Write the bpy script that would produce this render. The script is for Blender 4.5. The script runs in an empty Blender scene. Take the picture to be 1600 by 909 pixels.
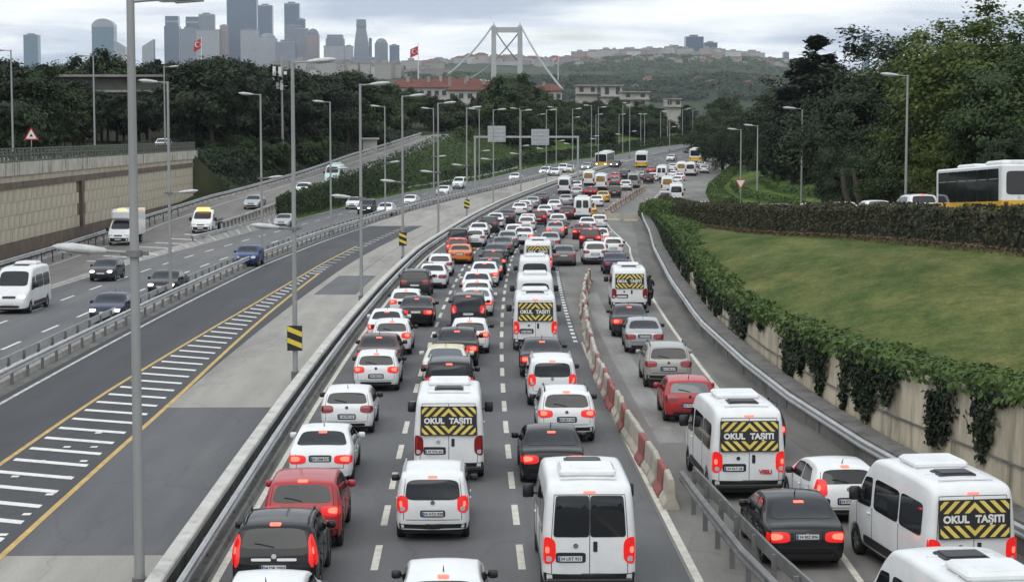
import bpy, bmesh, math, random
import numpy as np
from mathutils import Vector, Matrix, noise as mnoise
random.seed(7); np.random.seed(7)
R = math.radians
sc = bpy.context.scene
col = sc.collection
# ---------------------------------------------------------------- camera
KY = 1.3          # every Y below is in units of KY metres along the road; a closing pass lays them out at full length
F_PX, CX0, CY0, HZ, CAM_H = 2300.*KY, 800., 454.5, 207., 10.
PITCH = math.atan((CY0 - HZ) / F_PX)
YAW = math.atan((CX0 - 733) / F_PX * math.cos(PITCH))
cd = bpy.data.cameras.new('camera'); cam = bpy.data.objects.new('camera', cd); col.objects.link(cam)
cam.location = (0, 0, CAM_H); cam.rotation_euler = (math.pi/2 - PITCH, 0, -YAW)
cd.sensor_width = 36; cd.lens = F_PX / 1600 * 36; cd.clip_end = 30000; cd.clip_start = .5
sc.camera = cam
# ---------------------------------------------------------------- world: overcast sky with broken cloud
wd = bpy.data.worlds.new('World'); sc.world = wd; wd.use_nodes = True
nt = wd.node_tree; nt.nodes.clear()
def wn(t, **k):
    n = nt.nodes.new(t)
    for a, b in k.items(): setattr(n, a, b)
    return n
SUN_EL, SUN_AZ = R(52), R(250)
sky = wn('ShaderNodeTexSky', sky_type='NISHITA', sun_disc=False, sun_elevation=SUN_EL, sun_rotation=SUN_AZ, altitude=80, air_density=1.0, dust_density=2.0)
bg1 = wn('ShaderNodeBackground'); bg1.inputs[1].default_value = .12; nt.links.new(sky.outputs[0], bg1.inputs[0])
tc = wn('ShaderNodeTexCoord'); sep = wn('ShaderNodeSeparateXYZ'); nt.links.new(tc.outputs['Generated'], sep.inputs[0])
def wm(op, a, b=None):
    n = wn('ShaderNodeMath', operation=op)
    for i, v in enumerate((a, b)):
        if v is None: continue
        if isinstance(v, (int, float)): n.inputs[i].default_value = v
        else: nt.links.new(v, n.inputs[i])
    return n.outputs[0]
zc = wm('ADD', wm('MAXIMUM', sep.outputs[2], 0.0), .075)
px_, py_ = wm('DIVIDE', sep.outputs[0], zc), wm('DIVIDE', sep.outputs[1], zc)
cmb = wn('ShaderNodeCombineXYZ'); nt.links.new(px_, cmb.inputs[0]); nt.links.new(py_, cmb.inputs[1])
n1 = wn('ShaderNodeTexNoise'); n1.inputs['Scale'].default_value = .8; n1.inputs['Detail'].default_value = 7; n1.inputs['Roughness'].default_value = .52; n1.inputs['Distortion'].default_value = .25
nt.links.new(cmb.outputs[0], n1.inputs['Vector'])
cr = wn('ShaderNodeValToRGB'); e = cr.color_ramp.elements
e[0].position = .36; e[0].color = (.47, .55, .67, 1); e[1].position = .62; e[1].color = (1.10, 1.13, 1.12, 1)
m_ = e.new(.44); m_.color = (.66, .73, .83, 1); m_ = e.new(.53); m_.color = (.92, .97, 1.0, 1)
nt.links.new(n1.outputs[0], cr.inputs[0])
bg2 = wn('ShaderNodeBackground'); bg2.inputs[1].default_value = 1.0; nt.links.new(cr.outputs[0], bg2.inputs[0])
n2 = wn('ShaderNodeTexNoise'); n2.inputs['Scale'].default_value = .9; n2.inputs['Detail'].default_value = 5
mp = wn('ShaderNodeMapping'); mp.inputs['Location'].default_value = (4.2, 1.3, 0); nt.links.new(cmb.outputs[0], mp.inputs[0]); nt.links.new(mp.outputs[0], n2.inputs['Vector'])
cr2 = wn('ShaderNodeValToRGB'); e = cr2.color_ramp.elements; e[0].position = .27; e[0].color = (.45,)*3+(1,); e[1].position = .40; e[1].color = (1, 1, 1, 1)
nt.links.new(n2.outputs[0], cr2.inputs[0])
mx = wn('ShaderNodeMixShader'); nt.links.new(cr2.outputs[0], mx.inputs[0]); nt.links.new(bg1.outputs[0], mx.inputs[1]); nt.links.new(bg2.outputs[0], mx.inputs[2])
wo = wn('ShaderNodeOutputWorld'); nt.links.new(mx.outputs[0], wo.inputs[0])
# ---------------------------------------------------------------- sun behind cloud
sd = bpy.data.lights.new('sun', 'SUN'); so = bpy.data.objects.new('sun', sd); col.objects.link(so)
sd.energy = 1.0; sd.angle = R(55); sd.color = (1, .96, .9)
sv = Vector((math.sin(R(205))*math.cos(SUN_EL), math.cos(R(205))*math.cos(SUN_EL), math.sin(SUN_EL)))
so.rotation_euler = sv.to_track_quat('Z', 'Y').to_euler(); so.location = (0, 0, 60)
sky.sun_rotation = R(205)
sc.view_settings.view_transform = 'Standard'; sc.view_settings.look = 'None'; sc.view_settings.exposure = 0.22; sc.view_settings.gamma = 1
sc.view_settings.use_curve_mapping = False
sc.cycles.use_denoising = True; sc.cycles.max_bounces = 6; sc.cycles.diffuse_bounces = 3; sc.cycles.glossy_bounces = 3
sc.cycles.transparent_max_bounces = 4; sc.cycles.volume_bounces = 0; sc.cycles.use_adaptive_sampling = True

# ---------------------------------------------------------------- road geometry: profile along Y and the bend to the right
def zr(Y):
    t = max(0., Y - 150)
    return 1e-4*t*t if t < 200 else 4 + .04*(t - 200) if t < 330 else 9.2 + .01*(t-330)
def cxr(Y):
    t = max(0., Y - 40)
    return .00037*t*t if t < 420 else .00037*420*420 + .31*(t-420)
def lerp_tab(tab, y):
    if y <= tab[0][0]: return tab[0][1]
    for (a, va), (b, vb) in zip(tab, tab[1:]):
        if y <= b: return va + (vb - va)*(y - a)/(b - a)
    return tab[-1][1]
E1 = [(120, 0), (140, .4), (170, .8), (200, 1.5), (227, 2.8), (256, 4.2), (281, 6), (330, 10), (400, 18), (620, 60)]
E2 = [(110, 0), (135, .6), (173, 2.2), (189, 3), (212, 5), (232, 7), (251, 9), (275, 11.5), (300, 14.5), (329, 18.5), (345, 22), (380, 30), (450, 50), (620, 110)]
XON = [(0, -28.3), (60, -28.15), (95, -27.2), (115, -26.1), (123, -25.3), (155, -21.7), (173, -19.6), (203, -15.3), (232, -9.4), (251, -3.6), (271, 3.1), (311, 13.1), (341, 24.7), (360, 35.5), (400, 51), (460, 85), (620, 190)]
def XU(u, Y):
    """x of the line u metres right of the road axis, at Y: the bus corridor narrows into the bend"""
    a, b = lerp_tab(E1, Y), lerp_tab(E2, Y); k = min(1., max(0., (-7.5-u)/10.4))
    return cxr(Y) + u + a + (b-a)*k
def dcx(Y, u=0.): return (XU(u, Y+3) - XU(u, Y-3))/6/KY
ZRAMP = [(95, 0), (115, .1), (135, .3), (150, .75), (165, 1.35), (180, 2.0), (205, 3.3), (245, 5.6), (300, 9.2), (380, 11)]
XRAMPR = [(95, -27.6), (115, -26.9), (129, -25.2), (137, -24.3), (155, -22.3), (185, -18.9), (208, -15.6), (252, -10.2), (295, -4.2), (340, 4), (420, 24), (620, 84)]
XRAMPL = [(60, -34.0), (150, -33.6), (176, -31), (190, -28.2), (216, -23.9), (246, -20.0), (279, -13.7), (312, -8), (350, -2), (420, 12), (620, 72)]
def zramp(Y): return max(lerp_tab(ZRAMP, Y), zr(Y) if Y < 300 else 0)
UPX = [(40, 37), (62, 33), (79, 29.5), (92, 28.3), (110, 26.5), (130, 25.2), (160, 25.5), (190, 27.5), (230, 33), (270, 42), (304, 50), (340, 60), (400, 84), (620, 190)]
UPZ = [(40, 6.2), (62, 5.7), (79, 5.2), (92, 4.3), (110, 3.2), (130, 2.2), (160, 1.15), (190, .65), (215, .5)]
def xup(Y): return lerp_tab(UPX, Y)
def zup(Y): return max(lerp_tab(UPZ, Y), zr(Y)+.03) if Y < 215 else zr(Y)+.03
XWALL = [(0, 22), (24, 16.2), (30, 14.7), (36, 13.8), (44, 12.9), (52, 12.4), (60, 12.3), (73, 12.5), (94, 13.9), (120, 16.1), (141, 18.3), (160, 20.0), (178, 21.8), (210, 25)]
ZWALL = [(0, 4.6), (36, 3.35), (46, 2.75), (60, 2.25), (72, 2.05), (90, 2.4), (110, 2.75), (125, 2.4), (150, 1.5), (178, .45), (200, .3)]
XHEDGE = [(0, 34), (40, 27), (62, 23.6), (77, 22.2), (96, 20.2), (128, 19.4), (160, 21.5), (185, 24)]
ZHEDGE = [(0, 6.2), (62, 5.1), (77, 4.5), (96, 3.5), (128, 2.2), (160, 1.1), (190, .5)]
def lt(t): return lambda y: lerp_tab(t, y)
xwall, zwall, xhedge, zhedge, xrampr, xrampl = map(lt, (XWALL, ZWALL, XHEDGE, ZHEDGE, XRAMPR, XRAMPL))

def ray(px, py):
    x = (px - CX0)/F_PX; y = -(py - CY0)/F_PX
    c, s = math.cos(PITCH), math.sin(PITCH); f = c + y*s; u = -s + y*c
    a, b = math.cos(YAW), math.sin(YAW)
    return (x*a + f*b, (-x*b + f*a)/KY, u)
def gp(px, py, h=0., zf=zr):
    """where the line of sight through a photo pixel meets the surface zf (raised by h)"""
    r = ray(px, py); t = 8.
    while t < 2500 and CAM_H + r[2]*t > zf(r[1]*t) + h: t *= 1.004
    a, b = t/1.004, t
    for _ in range(30):
        m = (a + b)/2
        if CAM_H + r[2]*m <= zf(r[1]*m) + h: b = m
        else: a = m
    return r[0]*b, r[1]*b
def at(px, py, Y):
    """point on a photo pixel's line of sight at distance Y"""
    r = ray(px, py); t = Y/r[1]
    return Vector((r[0]*t, Y, CAM_H + r[2]*t))

# ---------------------------------------------------------------- object helpers
def link(name, me, mat=None, parent=None):
    o = bpy.data.objects.new(name, me); col.objects.link(o)
    if mat is not None and me is not None and len(me.materials) == 0: me.materials.append(mat)
    if parent is not None: o.parent = parent
    return o
def tag(o, label=None, cat=None, group=None, kind=None):
    if label: o['label'] = label
    if cat: o['category'] = cat
    if group: o['group'] = group
    if kind: o['kind'] = kind
    return o
def empty(name, loc=(0, 0, 0), rot=(0, 0, 0)):
    o = bpy.data.objects.new(name, None); col.objects.link(o); o.location = loc; o.rotation_euler = rot
    o.empty_display_size = .2
    return o
class MB:
    def __init__(s): s.v = []; s.f = []; s.m = []
    def add(s, vs, fs, mi=0):
        b = len(s.v); s.v += [tuple(p) for p in vs]; s.f += [tuple(b + i for i in f) for f in fs]; s.m += [mi]*len(fs); return s
    def box(s, x0, x1, y0, y1, z0, z1, mi=0):
        return s.add([(x0,y0,z0),(x1,y0,z0),(x1,y1,z0),(x0,y1,z0),(x0,y0,z1),(x1,y0,z1),(x1,y1,z1),(x0,y1,z1)],
                     [(0,3,2,1),(4,5,6,7),(0,1,5,4),(1,2,6,5),(2,3,7,6),(3,0,4,7)], mi)
    def rbox(s, x0, x1, y0, y1, z0, z1, b=.02, mi=0):
        """box with chamfered edges"""
        vs = []; 
        for z, i in ((z0, b), (z0+b, 0), (z1-b, 0), (z1, b)):
            vs += [(x0+i+b, y0+i, z), (x1-i-b, y0+i, z), (x1-i, y0+i+b, z), (x1-i, y1-i-b, z), (x1-i-b, y1-i, z), (x0+i+b, y1-i, z), (x0+i, y1-i-b, z), (x0+i, y0+i+b, z)]
        fs = [tuple(range(7, -1, -1)), tuple(range(24, 32))]
        for k in range(3):
            for j in range(8):
                a = k*8 + j; c = k*8 + (j+1) % 8; fs.append((a, c, c+8, a+8))
        return s.add(vs, fs, mi)
    def grid(s, rows, mi=0, flip=False, close=False):
        n = len(rows[0]); vs = [p for r in rows for p in r]; fs = []
        for i in range(len(rows)-1):
            for j in range(n - (0 if close else 1)):
                k = (j+1) % n
                q = (i*n+j, i*n+k, (i+1)*n+k, (i+1)*n+j); fs.append(q[::-1] if flip else q)
        return s.add(vs, fs, mi)
    def tube(s, path, r, n=8, mi=0, caps=True):
        path = [Vector(p) for p in path]; rs = r if isinstance(r, (list, tuple)) else [r]*len(path); rows = []
        up = Vector((0, 0, 1))
        for i, p in enumerate(path):
            d = (path[min(i+1, len(path)-1)] - path[max(i-1, 0)]).normalized()
            a = d.cross(up); a = a.normalized() if a.length > .05 else Vector((1, 0, 0)); b = d.cross(a)
            rows.append([p + (a*math.cos(t) + b*math.sin(t))*rs[i] for t in [2*math.pi*k/n for k in range(n)]])
        s.grid(rows, mi, close=True, flip=True)
        if caps:
            s.add(rows[0], [tuple(range(n))], mi); s.add(rows[-1], [tuple(range(n-1, -1, -1))], mi)
        return s
    def mesh(s, name, mats=(), smooth=False):
        me = bpy.data.meshes.new(name); me.from_pydata(s.v, [], s.f)
        for m in mats: me.materials.append(m)
        if any(s.m): me.polygons.foreach_set('material_index', s.m)
        if smooth: me.polygons.foreach_set('use_smooth', [True]*len(me.polygons))
        me.update(); return me
    def build(s, name, mat, parent=None, smooth=False):
        mats = mat if isinstance(mat, (list, tuple)) else [mat]
        return link(name, s.mesh(name, mats, smooth), None, parent)
# ---------------------------------------------------------------- materials
MATS = {}
def mat(name, base=(.5,.5,.5), rough=.6, metal=0, var=0., vscale=3., base2=None, bump=0., bscale=40., coat=0., emit=None, estr=0., spec=.5, coords='Object', detail=5, stretch=None, objvar=0., transl=0., ramp=(.35,.65)):
    if name in MATS: return MATS[name]
    m = bpy.data.materials.new(name); m.use_nodes = True; t = m.node_tree; b = t.nodes['Principled BSDF']
    b.inputs['Base Color'].default_value = (*base, 1); b.inputs['Roughness'].default_value = rough; b.inputs['Metallic'].default_value = metal
    b.inputs['Specular IOR Level'].default_value = spec
    if coat: b.inputs['Coat Weight'].default_value = coat; b.inputs['Coat Roughness'].default_value = .06
    if emit: b.inputs['Emission Color'].default_value = (*emit, 1); b.inputs['Emission Strength'].default_value = estr
    N, Lk = t.nodes.new, t.links.new
    vec = None
    if var or base2 or bump:
        tcn = N('ShaderNodeTexCoord'); vec = tcn.outputs[coords]
        if coords == 'World':
            pass
        if stretch:
            mp = N('ShaderNodeMapping'); mp.inputs['Scale'].default_value = stretch; Lk(vec, mp.inputs[0]); vec = mp.outputs[0]
    c = None
    if base2:
        n = N('ShaderNodeTexNoise'); n.inputs['Scale'].default_value = vscale; n.inputs['Detail'].default_value = detail; n.inputs['Roughness'].default_value = .62; Lk(vec, n.inputs['Vector'])
        r = N('ShaderNodeValToRGB'); r.color_ramp.elements[0].position = ramp[0]; r.color_ramp.elements[1].position = ramp[1]
        r.color_ramp.elements[0].color = (*base, 1); r.color_ramp.elements[1].color = (*base2, 1); Lk(n.outputs[0], r.inputs[0]); c = r.outputs[0]
    if objvar:
        oi = N('ShaderNodeObjectInfo'); hs = N('ShaderNodeHueSaturation')
        mr = N('ShaderNodeMapRange'); mr.inputs[3].default_value = 1-objvar; mr.inputs[4].default_value = 1+objvar; Lk(oi.outputs['Random'], mr.inputs[0]); Lk(mr.outputs[0], hs.inputs['Value'])
        mr2 = N('ShaderNodeMapRange'); mr2.inputs[3].default_value = .5-objvar*.06; mr2.inputs[4].default_value = .5+objvar*.06
        ml = N('ShaderNodeMath'); ml.operation = 'FRACT'; m7 = N('ShaderNodeMath'); m7.operation = 'MULTIPLY'; m7.inputs[1].default_value = 7.3; Lk(oi.outputs['Random'], m7.inputs[0]); Lk(m7.outputs[0], ml.inputs[0]); Lk(ml.outputs[0], mr2.inputs[0]); Lk(mr2.outputs[0], hs.inputs['Hue'])
        if c is None: hs.inputs['Color'].default_value = (*base, 1)
        else: Lk(c, hs.inputs['Color'])
        c = hs.outputs[0]
    if c is not None: Lk(c, b.inputs['Base Color'])
    if bump:
        n = N('ShaderNodeTexNoise'); n.inputs['Scale'].default_value = bscale; n.inputs['Detail'].default_value = 4; Lk(vec, n.inputs['Vector'])
        bp = N('ShaderNodeBump'); bp.inputs['Strength'].default_value = bump; bp.inputs['Distance'].default_value = .05; Lk(n.outputs[0], bp.inputs['Height']); Lk(bp.outputs[0], b.inputs['Normal'])
    if transl:
        tr = N('ShaderNodeBsdfTranslucent'); mixs = N('ShaderNodeMixShader'); mixs.inputs[0].default_value = transl
        if c is not None: Lk(c, tr.inputs[0])
        else: tr.inputs[0].default_value = (*base, 1)
        out = t.nodes['Material Output']; Lk(b.outputs[0], mixs.inputs[1]); Lk(tr.outputs[0], mixs.inputs[2]); Lk(mixs.outputs[0], out.inputs[0])
    MATS[name] = m; return m
def asphalt(name, c1, c2, patch, ps=.06, rough=.75):
    """road surface: large wear patches drawn out along the road, fine grain, wheel-track streaks"""
    m = bpy.data.materials.new(name); m.use_nodes = True; t = m.node_tree; b = t.nodes['Principled BSDF']; N, Lk = t.nodes.new, t.links.new
    g = N('ShaderNodeTexCoord').outputs['Object']
    def noise(scale, stretch, detail=5, rgh=.6):
        mp = N('ShaderNodeMapping'); mp.inputs['Scale'].default_value = stretch; Lk(g, mp.inputs[0])
        n = N('ShaderNodeTexNoise'); n.inputs['Scale'].default_value = scale; n.inputs['Detail'].default_value = detail; n.inputs['Roughness'].default_value = rgh; Lk(mp.outputs[0], n.inputs['Vector']); return n.outputs[0]
    def ramp(v, p0, p1, ca, cb):
        r = N('ShaderNodeValToRGB'); r.color_ramp.elements[0].position = p0; r.color_ramp.elements[1].position = p1
        r.color_ramp.elements[0].color = (*ca, 1); r.color_ramp.elements[1].color = (*cb, 1); Lk(v, r.inputs[0]); return r.outputs[0]
    def mix(fac, a, bb, mode='MIX'):
        x = N('ShaderNodeMix'); x.data_type = 'RGBA'; x.blend_type = mode
        if isinstance(fac, float): x.inputs[0].default_value = fac
        else: Lk(fac, x.inputs[0])
        Lk(a, x.inputs[6]); Lk(bb, x.inputs[7]); return x.outputs[2]
    base = ramp(noise(ps*8, (1, .22, 1)), .32, .7, c1, c2)
    pt = ramp(noise(ps, (1, .35, 1), 6, .7), .52, .62, (0,)*3, (1,)*3)
    pc = N('ShaderNodeRGB'); pc.outputs[0].default_value = (*patch, 1)
    base = mix(pt, base, pc.outputs[0])
    streak = ramp(noise(.9, (1, .02, 1), 4), .3, .75, (.80,)*3, (1.1,)*3)
    base = mix(.8, base, streak, 'MULTIPLY')
    grain = ramp(noise(14, (1, 1, 1), 6, .8), .3, .7, (.78,)*3, (1.22,)*3)
    base = mix(.75, base, grain, 'MULTIPLY')
    # cracks and sealed joints
    vr = N('ShaderNodeTexVoronoi'); vr.feature = 'DISTANCE_TO_EDGE'; vr.inputs['Scale'].default_value = .18
    mpv = N('ShaderNodeMapping'); mpv.inputs['Scale'].default_value = (1, .5, 1); nz = N('ShaderNodeTexNoise'); nz.inputs['Scale'].default_value = .8; Lk(g, nz.inputs['Vector'])
    ad = N('ShaderNodeVectorMath'); ad.operation = 'ADD'; Lk(g, ad.inputs[0]); Lk(nz.outputs[1], ad.inputs[1]); Lk(ad.outputs[0], mpv.inputs[0]); Lk(mpv.outputs[0], vr.inputs['Vector'])
    crk = ramp(vr.outputs[0], .003, .009, (.62,)*3, (1,)*3)
    base = mix(.3, base, crk, 'MULTIPLY')
    Lk(base, b.inputs['Base Color']); b.inputs['Roughness'].default_value = rough; b.inputs['Specular IOR Level'].default_value = .35
    bp = N('ShaderNodeBump'); bp.inputs['Strength'].default_value = .25; bp.inputs['Distance'].default_value = .02; Lk(noise(30, (1, 1, 1)), bp.inputs['Height']); Lk(bp.outputs[0], b.inputs['Normal'])
    MATS[name] = m; return m
def stained(name, base, base2, stain, vs=.6, streak=(1, 1, .12), sscale=1.6, sp=(.5, .7), rough=.85, bump=.3):
    """concrete with run-off stains drawn down the face"""
    m = bpy.data.materials.new(name); m.use_nodes = True; t = m.node_tree; b = t.nodes['Principled BSDF']; N, Lk = t.nodes.new, t.links.new
    g = N('ShaderNodeTexCoord').outputs['Object']
    n = N('ShaderNodeTexNoise'); n.inputs['Scale'].default_value = vs; n.inputs['Detail'].default_value = 7; Lk(g, n.inputs['Vector'])
    r = N('ShaderNodeValToRGB'); r.color_ramp.elements[0].position = .35; r.color_ramp.elements[1].position = .65; r.color_ramp.elements[0].color = (*base, 1); r.color_ramp.elements[1].color = (*base2, 1); Lk(n.outputs[0], r.inputs[0])
    mp = N('ShaderNodeMapping'); mp.inputs['Scale'].default_value = streak; Lk(g, mp.inputs[0])
    n2 = N('ShaderNodeTexNoise'); n2.inputs['Scale'].default_value = sscale; n2.inputs['Detail'].default_value = 6; n2.inputs['Roughness'].default_value = .65; Lk(mp.outputs[0], n2.inputs['Vector'])
    r2 = N('ShaderNodeValToRGB'); r2.color_ramp.elements[0].position = sp[0]; r2.color_ramp.elements[1].position = sp[1]; r2.color_ramp.elements[0].color = (0,0,0,1); Lk(n2.outputs[0], r2.inputs[0])
    x = N('ShaderNodeMix'); x.data_type = 'RGBA'; Lk(r2.outputs[0], x.inputs[0]); Lk(r.outputs[0], x.inputs[6]); x.inputs[7].default_value = (*stain, 1)
    Lk(x.outputs[2], b.inputs['Base Color']); b.inputs['Roughness'].default_value = rough
    n3 = N('ShaderNodeTexNoise'); n3.inputs['Scale'].default_value = 9; n3.inputs['Detail'].default_value = 6; Lk(g, n3.inputs['Vector'])
    bp = N('ShaderNodeBump'); bp.inputs['Strength'].default_value = bump; bp.inputs['Distance'].default_value = .03; Lk(n3.outputs[0], bp.inputs['Height']); Lk(bp.outputs[0], b.inputs['Normal'])
    MATS[name] = m; return m
asphalt('asph_main', (0.0968, 0.0991, 0.1038), (0.1239, 0.1251, 0.1274), (0.1475, 0.1463, 0.1440))
asphalt('asph_near', (.108, .109, .112), (.138, .138, .139), (.155, .153, .15))
asphalt('asph_worn', (.22, .215, .205), (.30, .29, .275), (.17, .165, .155), .2)
asphalt('asph_dark', (0.0500, 0.0520, 0.0560), (0.0660, 0.0680, 0.0720), (0.0850, 0.0860, 0.0900))
asphalt('asph_on', (0.1200, 0.1224, 0.1272), (0.1500, 0.1512, 0.1536), (0.1680, 0.1656, 0.1608))
asphalt('asph_pale', (.30, .285, .255), (.37, .352, .318), (.24, .23, .21), .1)
asphalt('asph_lane', (.098, .10, .105), (.125, .126, .13), (.15, .148, .145), .08)
asphalt('asph_shoulder', (.12, .115, .105), (.17, .16, .145), (.09, .088, .082), .2)
asphalt('asph_slip', (.155, .148, .138), (.205, .196, .182), (.245, .235, .215), .09)
asphalt('asph_up', (0.1430, 0.1430, 0.1408), (0.1760, 0.1738, 0.1705), (0.1100, 0.1100, 0.1100))
PAINT_C = mat('road_paint_cream', (.42, .405, .35), .75, base2=(.62, .60, .52), vscale=2.5, detail=8, ramp=(.3, .55))
PAINT_W = mat('road_paint_white', (.52, .52, .50), .7, base2=(.74, .74, .71), vscale=3.5, detail=7, ramp=(.3, .5))
PAINT_WORN = mat('road_paint_worn', (.30, .30, .29), .75, base2=(.62, .62, .59), vscale=2.2, detail=8, ramp=(.35, .6))
PAINT_Y = mat('road_paint_yellow', (.40, .27, .09), .7, base2=(.60, .40, .12), vscale=2, detail=6)
STEEL = mat('galvanised_steel', (.36, .37, .37), .5, .35, base2=(.50, .51, .51), vscale=.9)
STEEL_D = mat('weathered_steel', (.13, .13, .128), .7, .2, base2=(.22, .22, .215), vscale=1.5)
POLE = mat('lamp_pole_grey', (.28, .285, .28), .55, .25, base2=(.38, .385, .38), vscale=.7, stretch=(1, 1, .2))
LAMPW = mat('lamp_head_pale', (.42, .43, .42), .45, base2=(.56, .57, .56), vscale=4)
LAMP_UNDER = mat('lamp_glass', (.30, .31, .31), .2)
CONC = stained('concrete', (.30, .29, .27), (.40, .385, .355), (.16, .15, .135), 1.2)
CONC_D = stained('concrete_dark', (.125, .122, .115), (.18, .175, .165), (.07, .068, .064), 1.0)
CONC_W = stained('wall_panel_concrete', (.43, .375, .285), (.55, .485, .375), (.23, .195, .15), .9, (1, 1, .2), 1.8, (.52, .78))
CONC_C = stained('coping_concrete', (.42, .39, .32), (.55, .52, .44), (.10, .095, .085), .8, (.9, .9, .10), 2.6, (.53, .66))
BROWN = stained('brown_concrete', (.12, .088, .066), (.17, .125, .09), (.07, .055, .045), 1.1)
CONC_R = stained('retaining_concrete', (.45, .395, .29), (.58, .515, .385), (.17, .145, .105), .7, (1, .6, .10), 2.2, (.47, .70))
RED_P = mat('barrier_red', (.22, .055, .048), .75, base2=(.33, .12, .10), vscale=3)
WHITE_P = mat('barrier_white', (.40, .355, .32), .75, base2=(.54, .49, .45), vscale=3)
CREAM_P = mat('barrier_cream', (.34, .31, .255), .8, base2=(.48, .44, .37), vscale=3)
BLACK = mat('black_plastic', (.018, .018, .02), .5)
BLACKG = mat('gloss_black', (.012, .012, .014), .22, coat=.5)
YEL = mat('sign_yellow', (.72, .55, .06), .45)
YEL2 = mat('stripe_yellow', (.78, .62, .14), .45, base2=(.66, .50, .10), vscale=2)
SIGNW = mat('sign_white', (.72, .72, .70), .45)
SIGNR = mat('sign_red', (.50, .03, .03), .45)
SIGNBACK = mat('sign_back_grey', (.36, .38, .39), .5, .2, base2=(.44, .46, .47), vscale=2)
RUBBER = mat('tyre_rubber', (.018, .018, .019), .8)
RIM = mat('alloy_rim', (.38, .39, .40), .35, .7)
GLASS = mat('car_glass', (.012, .014, .016), .05, spec=.55)
GLASS_SKY = mat('car_glass_sky_tone', (.10, .115, .125), .08, spec=.8)  # paler base colour imitates sky reflected in some rear windows
TAIL_ON = mat('tail_light_lit', (.45, .01, .01), .3, emit=(1, .015, .012), estr=.42)
TAIL_HOT = mat('tail_light_core', (.6, .05, .03), .3, emit=(1, .11, .07), estr=2.3)
TAIL_OFF = mat('tail_light_unlit', (.24, .012, .014), .18, coat=.6)
HEAD_ON = mat('head_light_lit', (.8, .8, .75), .2, emit=(1, .95, .85), estr=2.6)
HEAD_OFF = mat('head_light_clear', (.45, .47, .48), .12, coat=.5)
AMBER = mat('amber_light', (.7, .3, .03), .3, emit=(1, .5, .08), estr=3.)
PLATE = mat('number_plate', (.62, .63, .62), .4)
PLATE_B = mat('plate_blue', (.03, .08, .35), .4)
CHROME = mat('chrome_trim', (.6, .61, .62), .15, 1.)
def paint(name, c, metal=0., rough=.38):
    return mat('paint_'+name, tuple(v*.90 for v in c), .5 if max(c) < .2 else rough, metal, base2=c, vscale=1.7, detail=4, coat=.6 if max(c) < .2 else .4, spec=.1 if max(c) < .2 else .4)
PAINTS = {}
for n, c, me in [('white', (.80, .81, .81), 0), ('cream', (.70, .68, .60), 0), ('silver', (.42, .43, .44), .45), ('grey', (.16, .165, .17), .3), ('pale grey', (.36, .36, .34), .2),
                 ('black', (.013, .013, .015), .0), ('charcoal', (.04, .042, .047), .2), ('red', (.42, .022, .028), 0), ('dark red', (.14, .012, .016), .1), ('maroon', (.09, .02, .028), .1),
                 ('orange', (.75, .20, .025), 0), ('yellow', (.72, .42, .03), 0), ('pale yellow', (.66, .53, .24), 0), ('blue', (.02, .048, .17), .1), ('dark blue', (.018, .026, .07), .15),
                 ('teal', (.52, .66, .63), 0), ('brown', (.085, .035, .03), .2)]:
    PAINTS[n] = paint(n.replace(' ', '_'), c, me)
LEAF = {}
for n, a, b in [('dark', (.018, .032, .015), (.038, .058, .026)), ('mid', (.030, .052, .018), (.062, .092, .032)), ('bright', (.050, .082, .018), (.105, .145, .036)),
                ('pine', (.012, .022, .014), (.026, .040, .024)), ('hedge', (.034, .042, .018), (.085, .080, .040)), ('ivy', (.040, .078, .018), (.115, .175, .046)), ('dry', (.07, .05, .03), (.13, .09, .05))]:
    LEAF[n] = mat('leaf_'+n, a, .65, base2=b, vscale=.8, detail=3, objvar=.22 if n in ('dark', 'mid', 'pine', 'bright') else .0, transl=.22, spec=.3)
BARK = mat('bark', (.045, .036, .028), .9, base2=(.075, .062, .05), vscale=5, bump=.5, bscale=12)
LAWN = mat('lawn_grass', (.044, .076, .017), .95, base2=(.125, .132, .043), vscale=.42, detail=14, bump=1., bscale=14, spec=.1, ramp=(.36, .64), stretch=(1, .45, 1))
GRASSB = mat('bank_grass', (.048, .088, .018), .95, base2=(.092, .145, .034), vscale=.2, detail=10, bump=.9, bscale=6, spec=.1)
WOODF = mat('wood_floor', (.022, .030, .014), .95, base2=(.045, .052, .024), vscale=.25, detail=8, bump=.6, bscale=3, spec=.1)
SOIL = mat('verge_soil', (.12, .105, .08), .95, base2=(.19, .17, .135), vscale=.8, detail=8, bump=.5, bscale=8)

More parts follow.
